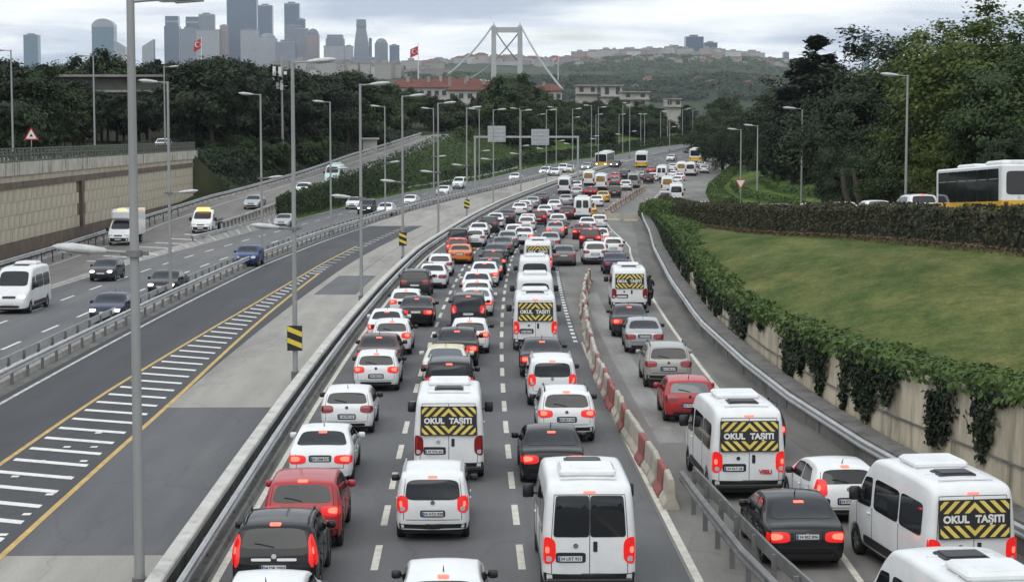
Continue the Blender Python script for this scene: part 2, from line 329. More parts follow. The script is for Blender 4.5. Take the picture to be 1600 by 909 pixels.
def lawn_layers(m_):
    """mown grass: fine blade-scale and hand-width mottling over the broad drifts"""
    t = m_.node_tree; b = t.nodes['Principled BSDF']; N, Lk = t.nodes.new, t.links.new; src = b.inputs['Base Color'].links[0].from_socket
    g = N('ShaderNodeTexCoord').outputs['Object']
    for sc_, lo, hi, st in ((2.2, .72, 1.28, (1, .6, 1)), (9., .62, 1.4, (1, .8, 1)), (.12, .82, 1.2, (1, .5, 1))):
        mp = N('ShaderNodeMapping'); mp.inputs['Scale'].default_value = st; Lk(g, mp.inputs[0]); n = N('ShaderNodeTexNoise'); n.inputs['Scale'].default_value = sc_; n.inputs['Detail'].default_value = 6; n.inputs['Roughness'].default_value = .7; Lk(mp.outputs[0], n.inputs['Vector'])
        mr = N('ShaderNodeMapRange'); mr.inputs[1].default_value = .3; mr.inputs[2].default_value = .7; mr.inputs[3].default_value = lo; mr.inputs[4].default_value = hi; Lk(n.outputs[0], mr.inputs[0])
        x = N('ShaderNodeMix'); x.data_type = 'RGBA'; x.blend_type = 'MULTIPLY'; x.inputs[0].default_value = 1.; Lk(src, x.inputs[6]); Lk(mr.outputs[0], x.inputs[7]); src = x.outputs[2]
    Lk(src, b.inputs['Base Color'])
lawn_layers(LAWN); lawn_layers(GRASSB)
# ---------------------------------------------------------------- terrain
def xon(Y):   # left edge of the oncoming carriageway
    return lerp_tab(XON, Y)
def breaks(Y):
    zl = 7.7 if Y < 190 else lerp_tab([(190, 7.7), (230, 8.2), (306, 10.5), (620, 16)], Y)
    xe = -34.62 if Y <= 186 else lerp_tab([(186, -34.62), (200, -41), (252, -34), (306, -24), (420, 0), (620, 60)], Y)
    zm = zramp(Y) - .06 if Y >= 95 else zr(Y) - .06
    xl = -34.55 if Y <= 186 else max(-34.55, xrampl(Y) - 1.5)
    xr = xrampr(Y) if Y >= 95 else xon(Y) - .3
    zg = zr(Y) - .06
    b = [(-900, zl+34), (-260, zl+9), (-110, zl+3.5), (-60, zl+.6), (xe-6, zl), (xe, zl), (xl, zm), (xr, zm), (max(xr+.2, xon(Y)), zg)]
    if Y < 186: b += [(xwall(Y)+.12, zg), (xwall(Y)+.16, zwall(Y)), (xhedge(Y)-1.5, zhedge(Y)-.12), (xhedge(Y), zhedge(Y))]
    else:
        x = xup(Y) - 4.2; b += [(x-.6, zg), (x-.5, zg), (x-.4, zg), (x-.3, zg)]
    u = zup(Y) - .06; X = xup(Y)
    b += [(max(X-4.1, b[-1][0]+.1), u), (X+4.1, u), (X+11, u+1.7), (X+32, u+4.6), (X+120, u+9), (X+900, u+40)]
    return b
def ground_z(X, Y):
    b = breaks(Y)
    if X <= b[0][0]: return b[0][1]
    for (a, za), (c, zc_) in zip(b, b[1:]):
        if X <= c: return za + (zc_-za)*(X-a)/max(c-a, 1e-6)
    return b[-1][1]
YR = [-900, -300, -60, -20, 0, 20] + [20 + 4*i for i in range(1, 75)] + [320 + 10*i for i in range(1, 31)]
SUB = [2, 4, 4, 4, 2, 1, 3, 1, 1, 1, 8, 2, 1, 1, 4, 6, 5, 3]
SMAT = [2, 2, 2, 2, 2, 2, 2, 1, 3, 3, 0, 0, 1, 3, 1, 1, 2, 2]
mb = MB(); rows = []; mats_ = None
for Y in YR:
    b = breaks(Y); row = []; ms = []
    for k in range(len(b)-1):
        n = SUB[k] if k < len(SUB) else 1
        for j in range(n):
            t = j/n; x = b[k][0] + (b[k+1][0]-b[k][0])*t; z = b[k][1] + (b[k+1][1]-b[k][1])*t
            if k == 10 and j and Y < 186: z += .25*math.sin(t*math.pi) + .12*mnoise.noise((x*.2, Y*.2, 3))
            if k in (0, 1, 2, 15, 16, 17) and j: z += 1.2*mnoise.noise((x*.04, Y*.04, 1))
            row.append((x, Y, z)); ms.append(SMAT[k] if k < len(SMAT) else 2)
    row.append((b[-1][0], Y, b[-1][1])); rows.append(row); mats_ = ms
mb.grid(rows)
mb.m = [mats_[j] for i in range(len(rows)-1) for j in range(len(mats_))]
g = mb.build('ground', [LAWN, GRASSB, WOODF, SOIL], smooth=True); tag(g, 'grassy roadside ground on both sides of the motorway', kind='structure')
pl = MB().add([(-3500, -2600, -3), (3500, -2600, -3), (3500, 5500, -3), (-3500, 5500, -3)], [(0, 1, 2, 3)]).build('plain', WOODF); tag(pl, 'low ground reaching to the horizon', kind='structure')
# ---------------------------------------------------------------- road sheets
def sheet(name, mat_, xa, xb, zf, Y0, Y1, h=.0, step=4, n=4, label=None):
    ys = list(np.arange(Y0, Y1, step)) + [Y1]; rows = []
    for Y in ys:
        a, b = xa(Y), xb(Y); rows.append([(a+(b-a)*j/n, Y, zf(Y)+h) for j in range(n+1)])
    o = MB().grid(rows).build(name, mat_); tag(o, label, kind='structure'); return o
U = lambda u: (lambda Y: XU(u, Y))
YE = 600
shd = sheet('road_shoulder', MATS['asph_shoulder'], U(-5.98), U(-5.62), zr, -250, YE, n=1, label='dirty shoulder left of the jammed lanes')
road = sheet('road', MATS['asph_main'], U(-5.62), U(4.95), zr, -250, YE, label='jammed three lane carriageway of worn grey asphalt')
def xsr(Y): return xwall(Y) + .05 if Y < 183 else xup(Y) - 4.05 if Y < 215 else xup(Y)+3.9
slip = sheet('slip_road', MATS['asph_slip'], U(4.95), xsr, zr, -250, YE, .0, label='pale slip road beside the retaining wall')
strip = sheet('verge_strip', CONC_D, U(-6.95), U(-5.98), zr, -250, 420, .0, n=1)
bl1 = sheet('bus_lane_concrete', MATS['asph_pale'], U(-11.1), U(-6.95), zr, -250, 34.6, n=2)
bl2 = sheet('bus_lane_asphalt', MATS['asph_lane'], U(-11.1), U(-6.95), zr, 34.6, 53.5, n=2)
bl3 = sheet('bus_lane_paving', MATS['asph_pale'], U(-11.1), U(-6.95), zr, 53.5, 420, n=2)
bd1 = sheet('bus_lane_dark', MATS['asph_dark'], U(-17.9), U(-11.1), zr, -250, 158, n=2, label='dark resurfaced lane beside the centre guardrails')
bd2 = sheet('bus_lane_far', MATS['asph_pale'], U(-17.9), U(-11.1), zr, 158, 420, n=2)
pn = sheet('asphalt_overlay', MATS['asph_near'], U(-5.58), U(4.9), zr, -250, 52.6, .003, label='paler resurfaced stretch of the jammed lanes nearest the camera')
ws = sheet('worn_strip', MATS['asph_worn'], U(6.1), U(7.0), zr, 47, 92, .004, n=1)
sp = sheet('asphalt_patch', MATS['asph_main'], U(7.6), U(9.0), zr, 58, 66, .004, n=1)
gl_ = sheet('gutter_dirt', MATS['asph_shoulder'], lambda Y: xsr(Y)-2.3, lambda Y: xsr(Y)-.9, zr, 20, 170, .003, n=1)
bpch = sheet('asphalt_patch', MATS['asph_lane'], U(-10.6), U(-8.0), zr, 91, 103, .004, n=1)
med = sheet('median_strip', CONC_D, U(-19.7), U(-17.9), zr, -250, 420, n=1)
onc = sheet('oncoming_road', MATS['asph_on'], xon, U(-19.7), zr, -250, 460, label='oncoming carriageway of grey asphalt')
rmp0 = sheet('ramp_merge', MATS['asph_slip'], lambda Y: -34.0, xon, zr, -250, 95)
rmp = sheet('ramp', MATS['asph_slip'], xrampl, xrampr, lambda Y: zramp(Y), 95, 318, .0, label='side ramp climbing left of the oncoming carriageway')
gor = MB().grid([[(xrampr(Y)+(xon(Y)-xrampr(Y))*t, Y, zramp(Y)+(zr(Y)-zramp(Y))*t+.0) for t in (0, .5, 1)] for Y in np.arange(95, 171, 5)]).build('gore', CONC); tag(gor, 'pale concrete gore between ramp and oncoming lanes', kind='structure')
upr = sheet('upper_road', MATS['asph_up'], lambda Y: xup(Y)-3.9, lambda Y: xup(Y)+3.9, zup, 30, 215, .0, label='upper slip road behind the long hedge')
ulr = sheet('upper_left_road', MATS['asph_up'], lambda Y: -45., lambda Y: -36.4, lambda Y: 7.72, 60, 215, .02, label='road on top of the left retaining wall')
# ---------------------------------------------------------------- painted markings (children of their road)
def marks(parent, name, mat_, pieces, h=.006, zf=zr):
    for (x0a, x1a, Y0, x0b, x1b, Y1) in pieces:
        n = max(1, int((Y1-Y0)/6)); rows = []
        for i in range(n+1):
            t = i/n; Y = Y0+(Y1-Y0)*t; rows.append([(x0a+(x0b-x0a)*t, Y, zf(Y)+h), (x1a+(x1b-x1a)*t, Y, zf(Y)+h)])
        MB().grid(rows).build(name, mat_, parent)
def seg(u, w, Y0, Y1): a, b = XU(u, Y0), XU(u, Y1); return (a-w/2, a+w/2, Y0, b-w/2, b+w/2, Y1)
def line(parent, name, mat_, uf, w, Y0, Y1, step=6, zf=zr, h=.006, xf=None):
    rows = []
    for Y in list(np.arange(Y0, Y1, step)) + [Y1]:
        x = xf(Y) if xf else XU(uf(Y) if callable(uf) else uf, Y); rows.append([(x-w/2, Y, zf(Y)+h), (x+w/2, Y, zf(Y)+h)])
    return MB().grid(rows).build(name, mat_, parent)
for u in (-2.2, 1.2):
    marks(road, 'lane_dash', PAINT_C, [seg(u, .17, 25.6+3.85*i, 27.65+3.85*i) for i in range(40)])
    marks(road, 'lane_dash', PAINT_WORN, [seg(u, .17, 180+6*i, 182.6+6*i) for i in range(30)])
line(road, 'edge_line', PAINT_C, -5.7, .17, 10, 330)
line(slip, 'edge_line', PAINT_C, lambda Y: lerp_tab([(0, 5.0), (32, 4.75), (50, 4.55), (70, 4.78)], Y)+.0 if False else lerp_tab([(0, 5.15), (70, 5.1)], Y), .2, 10, 70)
marks(road, 'dot', PAINT_W, [seg(4.75, .2, 70+1.35*i, 70.65+1.35*i) for i in range(27)])
line(slip, 'edge_line', PAINT_C, lambda Y: lerp_tab([(20, 8.0), (35, 8.9), (56, 9.6), (73, 9.9), (103, 10.5), (130, 11.0), (150, 9.6), (172, 8.4)], Y), .16, 20, 172)
line(slip, 'edge_line', PAINT_WORN, lambda Y: 13.5, .16, 205, 400)
for Y0 in range(196, 330, 7): marks(slip, 'lane_dash', PAINT_WORN, [seg(8.4, .16, Y0, Y0+2.6)])
# hatched strip between the yellow lines
yl = lambda Y: lerp_tab([(20, -14.25), (55, -14.2), (85, -13.4), (105, -13.2), (160, -13.4), (400, -13.4)], Y)
yr = lambda Y: lerp_tab([(20, -11.12), (55, -11.2), (80, -11.8), (105, -12.3), (160, -12.7), (400, -12.8)], Y)
line(bd1, 'yellow_line', PAINT_Y, yl, .16, 15, 130); line(bd1, 'yellow_line', PAINT_Y, lambda Y: yr(Y)+.05, .17, 15, 105, h=.008)
line(bd1, 'median_line', PAINT_WORN, -17.45, .16, 15, 158); line(bd2, 'median_line', PAINT_WORN, -17.45, .16, 158, 300)
line(bl3, 'lane_joint', MATS['asph_slip'], -9.3, .1, 104, 300)
Y = 27.; k = 0
while Y < 200:
    a, b = yl(Y)+.22, yr(Y)-.35
    if Y > 104: b = yr(Y)+.1
    x0, x1 = XU(a, Y), XU(b, Y); w = .34 if Y < 120 else .5; par = bd1 if Y < 156 else bd2
    sk = -.9 if Y < 104 else -.45     # bars lean: the left end is farther away
    z = zr(Y)+.007
    MB().add([(x0, Y-sk*.0, z), (x1, Y+sk, z), (x1, Y+sk+w, z), (x0, Y+w, z)], [(0, 1, 2, 3)]).build('hatch_bar', PAINT_W if Y < 110 else PAINT_WORN, par)
    Y += 1.62 if Y < 110 else 2.4
for i, (px, py) in enumerate([(154, 676), (105, 698), (147, 698), (65, 720), (131, 720), (24, 744), (105, 745), (78, 772), (42, 803), (5, 835)]):
    x, y = gp(px, py); MB().add([(x-.11, y-.12, .011), (x+.11, y-.12, .011), (x+.11, y+.1, .011), (x-.11, y+.1, .011)], [(0, 1, 2, 3)]).build('paint_mark', PAINT_W, bd1)
# oncoming carriageway
for fr, o in ((.26, 0), (.65, 2)):
    for i in range(38):
        Y0 = 50+o+6*i; q = lambda Y: XU(-19.7, Y)+(xon(Y)-XU(-19.7, Y))*fr
        marks(onc, 'lane_dash', PAINT_W if Y0 < 150 else PAINT_WORN, [(q(Y0)-.08, q(Y0)+.08, Y0, q(Y0+2.7)-.08, q(Y0+2.7)+.08, Y0+2.7)])
line(onc, 'edge_line', PAINT_WORN, None, .16, 30, 400, xf=lambda Y: xon(Y)+.25)
line(onc, 'edge_line', PAINT_WORN, -19.95, .14, 30, 400)
line(rmp0, 'edge_line', PAINT_WORN, None, .15, 30, 95, xf=lambda Y: -31.6)
line(rmp, 'edge_line', PAINT_WORN, None, .15, 95, 300, zf=zramp, h=.01, xf=lambda Y: xrampl(Y)+2.4)
for i in range(13):       # gore hatching
    Y = 112+4.2*i; xa, xb = xon(Y)+.1, max(xrampr(Y)+.25, xon(Y)-4.2)
    xb = max(xrampr(Y)-2.6 if Y < 140 else xrampr(Y)+.3, -30.4)
    zz = lambda x, Y: (zramp(Y) if x < xrampr(Y) else zramp(Y)+(zr(Y)-zramp(Y))*(x-xrampr(Y))/max(.1, xon(Y)-xrampr(Y)))+.012
    xs = [xb, min(max(xrampr(Y), xb+.05), xa-.05), xa]
    MB().grid([[(x, Y+(xa-x)*.5+o, zz(x, Y+(xa-x)*.5+o)) for x in xs] for o in (0, .8)]).build('hatch_bar', PAINT_WORN, gor)
pch = sheet('concrete_patch', CONC, lambda Y: -30.3, lambda Y: xon(Y)-.02, zr, 84, 95, .006, n=1)
line(upr, 'edge_line', PAINT_WORN, None, .15, 30, 200, zf=zup, h=.008, xf=lambda Y: xup(Y)+3.4)
CAPC = stained('capping_concrete', (.46, .45, .42), (.58, .57, .53), (.27, .26, .24), 1.5, (1, 1, 1), 2.0, (.55, .75))
# ---------------------------------------------------------------- guardrails: W-beam on posts
def wbeam(pts, side, top=.75):
    """pts: ground points; side: +1 beam faces +x"""
    prof = [(-.02, top-.31), (.05, top-.27), (.05, top-.21), (-.01, top-.155), (.05, top-.10), (.05, top-.04), (-.02, top), (-.06, top), (-.06, top-.31)]
    rows = []
    for i, p in enumerate(pts):
        a = pts[max(0, i-1)]; b = pts[min(len(pts)-1, i+1)]; d = Vector((b[0]-a[0], b[1]-a[1], 0)).normalized(); n = Vector((d.y, -d.x, 0))*side
        rows.append([(p[0]+n.x*q, p[1]+n.y*q, p[2]+h) for q, h in prof])
    m = MB().grid(rows, close=True, flip=side < 0)
    return m
POSTM = {}
def post_mesh(h, w=.06, d=.12):
    k = (round(h, 2), w, d)
    if k not in POSTM: POSTM[k] = MB().box(-d/2, d/2, -w/2, w/2, -.05, h).mesh('post', [STEEL_D])
    return POSTM[k]
def guardrail(label, f, Y0, Y1, side=1, top=.75, sp=4., lim=1e9, beam=STEEL, second=False, step=4., post=None, group='guardrails'):
    ys = list(np.arange(Y0, Y1, step)) + [Y1]; pts = [f(Y) for Y in ys]
    t = empty('guardrail', pts[0]); tag(t, label, 'guardrail', group); o = Vector(pts[0])
    rel = [tuple(Vector(p)-o) for p in pts]
    wbeam(rel, side, top).build('beam', beam, t)
    if second: wbeam(rel, side, top-.36).build('beam', beam, t)
    far = MB(); Y = Y0+.5
    while Y < Y1:
        p = Vector(f(Y)) - o
        if Y < lim:
            q = link('post', post_mesh(top-.06), None, t); q.location = (p.x-.09*side, p.y, p.z)
        else: far.box(p.x-.15*side-.06, p.x-.15*side+.06, p.y-.03, p.y+.03, p.z-.05, p.z+top-.06)
        Y += sp
    if far.v: tag(far.build('post_row', STEEL_D, t), kind='stuff')
    return t
G = lambda u, h=0: (lambda Y: (XU(u, Y), Y, zr(Y)+h))
gr0 = guardrail('long low guardrail with a broad pale capping along the left edge of the jammed lanes', G(-6.18), 14, 330, 1, .50, 4, 150, beam=STEEL)
o0 = Vector(G(-6.18)(14)); cap = MB()
MB().grid([[tuple(Vector(G(u)(Y))-o0+Vector((0, 0, h))) for u, h in ((-6.83, .50), (-6.83, .62), (-6.80, .65), (-6.49, .65), (-6.46, .62), (-6.46, .50))] for Y in np.arange(14, 331, 4)], flip=True, close=True).build('capping', CAPC, gr0)
MB().grid([[tuple(Vector(G(u)(Y))-o0+Vector((0, 0, h))) for u, h in ((-6.73, -.02), (-6.73, .5), (-6.59, .5), (-6.59, -.02))] for Y in np.arange(14, 331, 4)], flip=True).build('shadow_web', CONC_D, gr0)  # dark tone stands for the shadow in the gap beneath the capping
guardrail('centre guardrail on the oncoming traffic side of the median', G(-19.2), 30, 330, -1, .85, 2.0, 150)
guardrail('centre guardrail on the dark bus lane side of the median', G(-18.25), 30, 330, 1, .80, 2.0, 150)
guardrail('guardrail running along the foot of the left retaining wall', lambda Y: (xrampl(Y)+.35, Y, zramp(Y) if Y > 95 else 0), 60, 300, 1, .8, 2., 200)
guardrail('curving guardrail on the concrete kerb below the ivy wall', lambda Y: (xwall(Y)-1.02, Y, zr(Y)+.12), 24, 176, -1, .62, 4, 150)
guardrail('weathered guardrail between jammed lanes and slip road, nearer rail', lambda Y: (lerp_tab([(20, 7.6), (30, 6.1), (34.4, 5.9), (39.5, 5.75)], Y), Y, 0), 20, 39.5, -1, .85, 1.6, beam=STEEL_D, second=False)
guardrail('weathered guardrail between jammed lanes and slip road, rail on slip side', lambda Y: (lerp_tab([(20, 8.4), (30, 6.9), (34.4, 6.55), (40, 6.2)], Y), Y, 0), 20, 40, 1, .85, 1.6, beam=STEEL_D)
guardrail('guardrail along the edge of the upper left road', lambda Y: (-36.1, Y, 7.72), 80, 190, -1, .8, 4, 190)
# low concrete kerb walls under the rails
def kerb(name, label, f, Y0, Y1, w, h, mat_, cat='kerb', step=3.):
    rows = []
    for Y in list(np.arange(Y0, Y1, step))+[Y1]:
        x, y, z = f(Y); rows.append([(x-w/2, y, z-.02), (x-w/2+.06, y, z+h), (x+w/2-.06, y, z+h), (x+w/2, y, z-.02)])
    o = MB().grid(rows, flip=True).build(name, mat_); tag(o, label, cat); return o
kerb('concrete_kerb', 'low dark concrete kerb beside the left edge line of the jammed lanes', G(-5.98), 10, 330, .2, .12, CONC_D)
kerb('concrete_kerb', 'concrete kerb wall at the foot of the ivy covered retaining wall', lambda Y: (xwall(Y)-.55, Y, zr(Y)), 20, 178, .85, .78, CONC_D)
kerb('concrete_kerb', 'low concrete kerb between the two centre guardrails', G(-18.7), 20, 330, .5, .22, CONC)
kerb('concrete_kerb', 'concrete kerb carrying the guardrail under the left wall', lambda Y: (xrampl(Y)+.1, Y, zramp(Y) if Y > 95 else 0), 60, 300, .7, .2, CONC)
# balustrade between ramp and oncoming lanes
bt = empty('balustrade', (0, 0, 0)); tag(bt, 'concrete balustrade with gaps between the side ramp and oncoming lanes', 'balustrade')
pb = lambda Y: (xrampr(Y)-.1, Y, zramp(Y)-.02)
for nm, hz0, hz1, w in (('base_beam', -.5, .22, .34), ('top_rail', .82, .98, .32)):
    rows = []
    for Y in np.arange(142, 226.1, 4):
        x, y, z = pb(Y); rows.append([(x-w/2, y, z+hz0), (x-w/2, y, z+hz1), (x+w/2, y, z+hz1), (x+w/2, y, z+hz0)])
    MB().grid(rows, close=True, flip=True).build(nm, CONC, bt)
bm_ = MB().box(-.12, .12, -.22, .22, 0, .64).mesh('baluster', [CONC])
for i in range(61):
    x, y, z = pb(143+1.35*i); q = link('baluster', bm_, None, bt); q.location = (x, y, z+.2)
guardrail('guardrail on the oncoming side below the concrete balustrade', lambda Y: (xon(Y)-.5, Y, zr(Y)), 132, 300, 1, .8, 3, 150)
# ---------------------------------------------------------------- left retaining wall of precast panels
wl = empty('retaining_wall', (-34.5, 96, 0)); tag(wl, 'tan precast panel retaining wall on the left with brown beam and stained coping', 'wall')
WY = 90.
MB().box(-.12, 0, 0, WY, -.4, 7.66).build('wall_core', BROWN, wl)
MB().box(0, .16, 0, WY, .2, 1.75).build('base_band', BROWN, wl)
MB().box(0, .22, 0, WY, 5.75, 6.25).build('brown_beam', BROWN, wl)
MB().box(0, .12, 0, WY, 6.25, 6.75).build('pale_band', CONC_W, wl)
MB().box(0, .30, 0, WY, 6.75, 7.72).build('coping', CONC_C, wl)
for y in (35., WY-1.0): MB().box(0, .26, y, y+.75, 1.75, 5.75).build('pilaster', BROWN, wl)
MB().box(-.1, .32, WY-.2, WY+.35, -.3, 7.74).build('end_pier', CONC_C, wl)
pms = []
for v in range(5):
    w, h = 1.47, 1.0
    pm = MB().rbox(0, .075+.012*v, 0, w, 0, h, .018)
    pm.box(.075+.012*v, .10+.012*v, .25, .33, .12, .62).box(.075+.012*v, .10+.012*v, .85, 1.2, .45+.1*(v % 3), .50+.1*(v % 3))
    pms.append(pm.mesh('panel', [CONC_W]))
for r in range(4):
    for c in range(61):
        y = c*1.5 - (.75 if r % 2 else 0)
        if y < 0 or y > WY-1.6 or (33.6 < y < 35.7): continue
        q = link('panel', random.choice(pms), None, wl); q.location = (0, y, 1.76+r*1.0); q.scale = (1, 1, .985)
# railing on the coping
rl = empty('railing', (-34.45, 80, 7.72)); tag(rl, 'green weathered railing standing on the coping of the left wall', 'railing')
GRN = mat('railing_green', (.075, .09, .07), .7, base2=(.12, .14, .11), vscale=2)
for z0, z1 in ((.0, .14), (.55, .63), (1.0, 1.1)): MB().box(-.05, .05, 0, 106, z0, z1).build('rail_bar', GRN, rl)
rp = MB().box(-.06, .06, -.12, .12, 0, 1.02).mesh('baluster', [GRN])
for i in range(106): q = link('baluster', rp, None, rl); q.location = (0, .5+i, 0)
# flexible delineator posts on the ramp shoulder
dp = MB().tube([(0, 0, 0), (0, 0, .06)], .11, 8).tube([(0, 0, .05), (0, 0, .95)], .045, 8).mesh('delineator_post', [mat('post_dark', (.05, .045, .045), .6)])
for i in range(24):
    Y = 98+2.6*i; o = link('delineator_post', dp); o.location = (xrampl(Y)+1.7+random.uniform(-.05, .05), Y, zramp(Y)); o.rotation_euler = (random.uniform(-.06, .06), random.uniform(-.09, .09), 0)
    tag(o, 'thin dark flexible post in the row along the ramp shoulder', 'post', 'delineator posts on the ramp')
# ---------------------------------------------------------------- red, cream and white concrete barrier blocks
def block_mesh(Lb, mats, hh=.82):
    pr = [(-.22, 0), (-.22, .10), (-.11, .26), (-.085, hh-.05), (-.06, hh), (.06, hh), (.085, hh-.05), (.11, .26), (.22, .10), (.22, 0)]
    m = MB(); n = 4; rows = []
    for i in range(n+1): rows.append([(x, Lb*i/n, z) for x, z in pr])
    m.grid(rows)
    m.add(rows[0], [tuple(range(len(pr)))]); m.add(rows[-1], [tuple(range(len(pr)-1, -1, -1))])
    m.box(.0-.23, .0+.23, Lb*.2, Lb*.35, -.0, .06).box(-.23, .23, Lb*.65, Lb*.8, -.0, .06)
    return m.mesh('barrier_block', mats)
ordn = ['first', 'second', 'third', 'fourth', 'fifth', 'sixth', 'seventh', 'eighth', 'ninth', 'tenth', 'eleventh', 'twelfth', 'thirteenth', 'fourteenth', 'fifteenth', 'sixteenth', 'seventeenth', 'eighteenth', 'nineteenth', 'twentieth']
def nth(k):
    k += 1
    return ordn[k-1] if k <= 20 else f'{k}{"st" if k % 10 == 1 else "nd" if k % 10 == 2 else "rd" if k % 10 == 3 else "th"}'
BLK = {c: block_mesh(1.55, [m]) for c, m in (('red', RED_P), ('cream', CREAM_P), ('white', WHITE_P))}
def chain(pts, colours, where, group):
    P = [Vector((q[0], q[1]*KY, 0)) for q in (gp(*p) for p in pts)]; s = 0; acc = []; total = sum((b-a).length for a, b in zip(P, P[1:])); k = 0; d = 0
    def pos(d):
        for a, b in zip(P, P[1:]):
            l = (b-a).length
            if d <= l: return a+(b-a)*(d/l)
            d -= l
        return P[-1]
    names = []
    while d+1.6 < total:
        a, b = pos(d), pos(d+1.6); a = a+Vector((random.uniform(-.05, .05), 0, 0)); v = b-a
        c = colours(k); o = link('barrier_block', BLK[c]); o.location = (a.x, a.y/KY, zr(a.y/KY)); o.rotation_euler = (0, 0, math.atan2(-v.x, v.y)+random.uniform(-.05, .05))
        names.append((o, c)); d += 1.62; k += 1
    for i, (o, c) in enumerate(names): tag(o, f'{c} barrier block, {nth(i)} from the near end of the {where}', 'barrier', group)
cl = 'cream red cream cream red cream cream cream red cream cream red red cream red'.split()
chain([(1050, 796), (1024, 752), (1000, 712), (975, 668), (952, 626), (936, 590), (926, 560), (918, 525), (913, 495), (912, 470), (916, 448), (921, 436)], lambda k: cl[k] if k < len(cl) else ('red' if k % 5 == 2 else 'white' if k % 2 else 'cream'), 'winding slip road chain', 'barrier blocks beside the slip road')
chain([(936, 345), (955, 331), (975, 318), (992, 306), (1008, 297)], lambda k: 'cream' if k % 3 else 'red', 'far gore chain', 'barrier blocks at the far gore')
for i, (px, py) in enumerate([(958, 345), (985, 346), (944, 341)]):
    x, y = gp(px, py); o = link('barrier_block', BLK['cream']); o.location = (x+.8, y, zr(y)); o.rotation_euler = (0, 0, R(90+4*i))
    tag(o, ['cream barrier block lying crosswise at the left end of the empty gore', 'cream barrier block crosswise beside the guardrail head', 'cream barrier block at the corner of the closed gore'][i], 'barrier', 'barrier blocks at the far gore')
# striped terminal with small sign boards
x, y = gp(1020, 322); te = empty('barrier_terminal', (x, y, zr(y))); tag(te, 'red and white striped barrier terminal standing in the empty gore', 'barrier')
for i in range(7):
    MB().rbox(-.55+.03*i, .55-.03*i, 1.2*i, 1.2*i+1.15, 0, .75, .05).build('segment', RED_P if i % 2 == 0 else WHITE_P, te)
for i in range(3): MB().box(-.5+.36*i, -.22+.36*i, -.03, -.005, .25, .55).build('reflector', WHITE_P, te)
# ---------------------------------------------------------------- lamp posts
def pole_mesh(Hh, r0=.105, r1=.07): return MB().tube([(0, 0, 0), (0, 0, .02), (0, 0, Hh*.5), (0, 0, Hh)], [r0, r0, (r0+r1)/2, r1], 12).mesh('pole', [POLE], True)
PM = {h: pole_mesh(h) for h in (12.8, 10., 9.)}
PM['thick'] = pole_mesh(12.8, .115, .085)
def head_mesh(Ls=1.15):
    m = MB(); rows = []
    for i, (t, w, a, b) in enumerate([(0, .05, -.04, .04), (.06, .11, -.07, .07), (.3, .17, -.09, .10), (.65, .19, -.09, .12), (.9, .13, -.05, .08), (1., .03, .0, .03)]):
        rows.append([(t*Ls, w*math.cos(q), (a if math.sin(q) < 0 else b)*abs(math.sin(q))) for q in [2*math.pi*k/12 for k in range(12)]])
    m.grid(rows, close=True, flip=True); return m.mesh('lamp_head', [LAMPW], True)
HEADM = head_mesh(); LENSM = MB().rbox(.35, .95, -.12, .12, -.115, -.08, .015).mesh('lens', [LAMP_UNDER])
ARMM = MB().tube([(0, 0, 0), (.3, 0, .03), (.62, 0, .05)], .035, 8).mesh('arm', [POLE], True)
BASEM = MB().rbox(-.24, .24, -.24, .24, 0, .06, .01).tube([(0, 0, .05), (0, 0, .5)], .17, 12).mesh('base_plate', [STEEL_D])
CLAMPM = MB().tube([(0, 0, -.07), (0, 0, .07)], .17, 12).box(-.3, .3, -.03, .03, -.04, .04).mesh('clamp', [STEEL_D])
def lamp_post(x, y, z, Hh, arms, label, group, r='', sign=False, head=1., lean=0):
    t = empty('street_lamp', (x, y, z)); tag(t, label, 'street lamp', group); t.rotation_euler = (0, lean, 0)
    link('pole', PM[r] if r else PM[Hh], None, t); link('base_plate', BASEM, None, t)
    for (hz, ang) in arms:
        a = link('arm', ARMM, None, t); a.location = (0, 0, hz); a.rotation_euler = (0, 0, ang)
        h = link('lamp_head', HEADM, None, t); h.location = (.58*math.cos(ang), .58*math.sin(ang), hz+.05); h.rotation_euler = (0, -.08, ang); h.scale = (head,)*3
        link('lens', LENSM, None, h)
        if hz < Hh-1: c = link('clamp', CLAMPM, None, t); c.location = (0, 0, hz)
    if sign:
        s = MB().box(-.30, .30, -.17, -.14, 1.35, 2.35).build('chevron_board', BLACK, t)
        for k in range(2):
            zb = 1.46+.46*k; MB().add([(-.29, -.176, zb+.22), (.29, -.176, zb-.02), (.29, -.176, zb+.18), (-.29, -.176, zb+.42)], [(0, 1, 2, 3)]).build('yellow_stripe', YEL, s)
    return t
ordn = ['first', 'second', 'third', 'fourth', 'fifth', 'sixth', 'seventh', 'eighth', 'ninth', 'tenth', 'eleventh', 'twelfth', 'thirteenth', 'fourteenth', 'fifteenth', 'sixteenth', 'seventeenth', 'eighteenth', 'nineteenth', 'twentieth']
for i in range(12):
    Y = 31.2 + 27.3*i
    lamp_post(XU(-7.08, Y), Y, zr(Y), 12.8, [(12.72, 0), (7.45 if i == 0 else 6.2, math.pi)], f'grey twin lamp post, {ordn[i]} from the camera along the left guardrail' + (', with chevron board' if i in (1, 3, 5) else ''), 'lamp posts along the left guardrail', 'thick' if i == 0 else '', i in (1, 3, 5))
for i in range(11):
    Y = 88 + 28.5*i
    lamp_post(XU(-18.7, Y), Y, zr(Y)+.2, 12.8, [(12.72, math.pi), (6.2, 0)], f'grey twin lamp post, {ordn[i]} from the camera between the centre guardrails', 'lamp posts in the median')
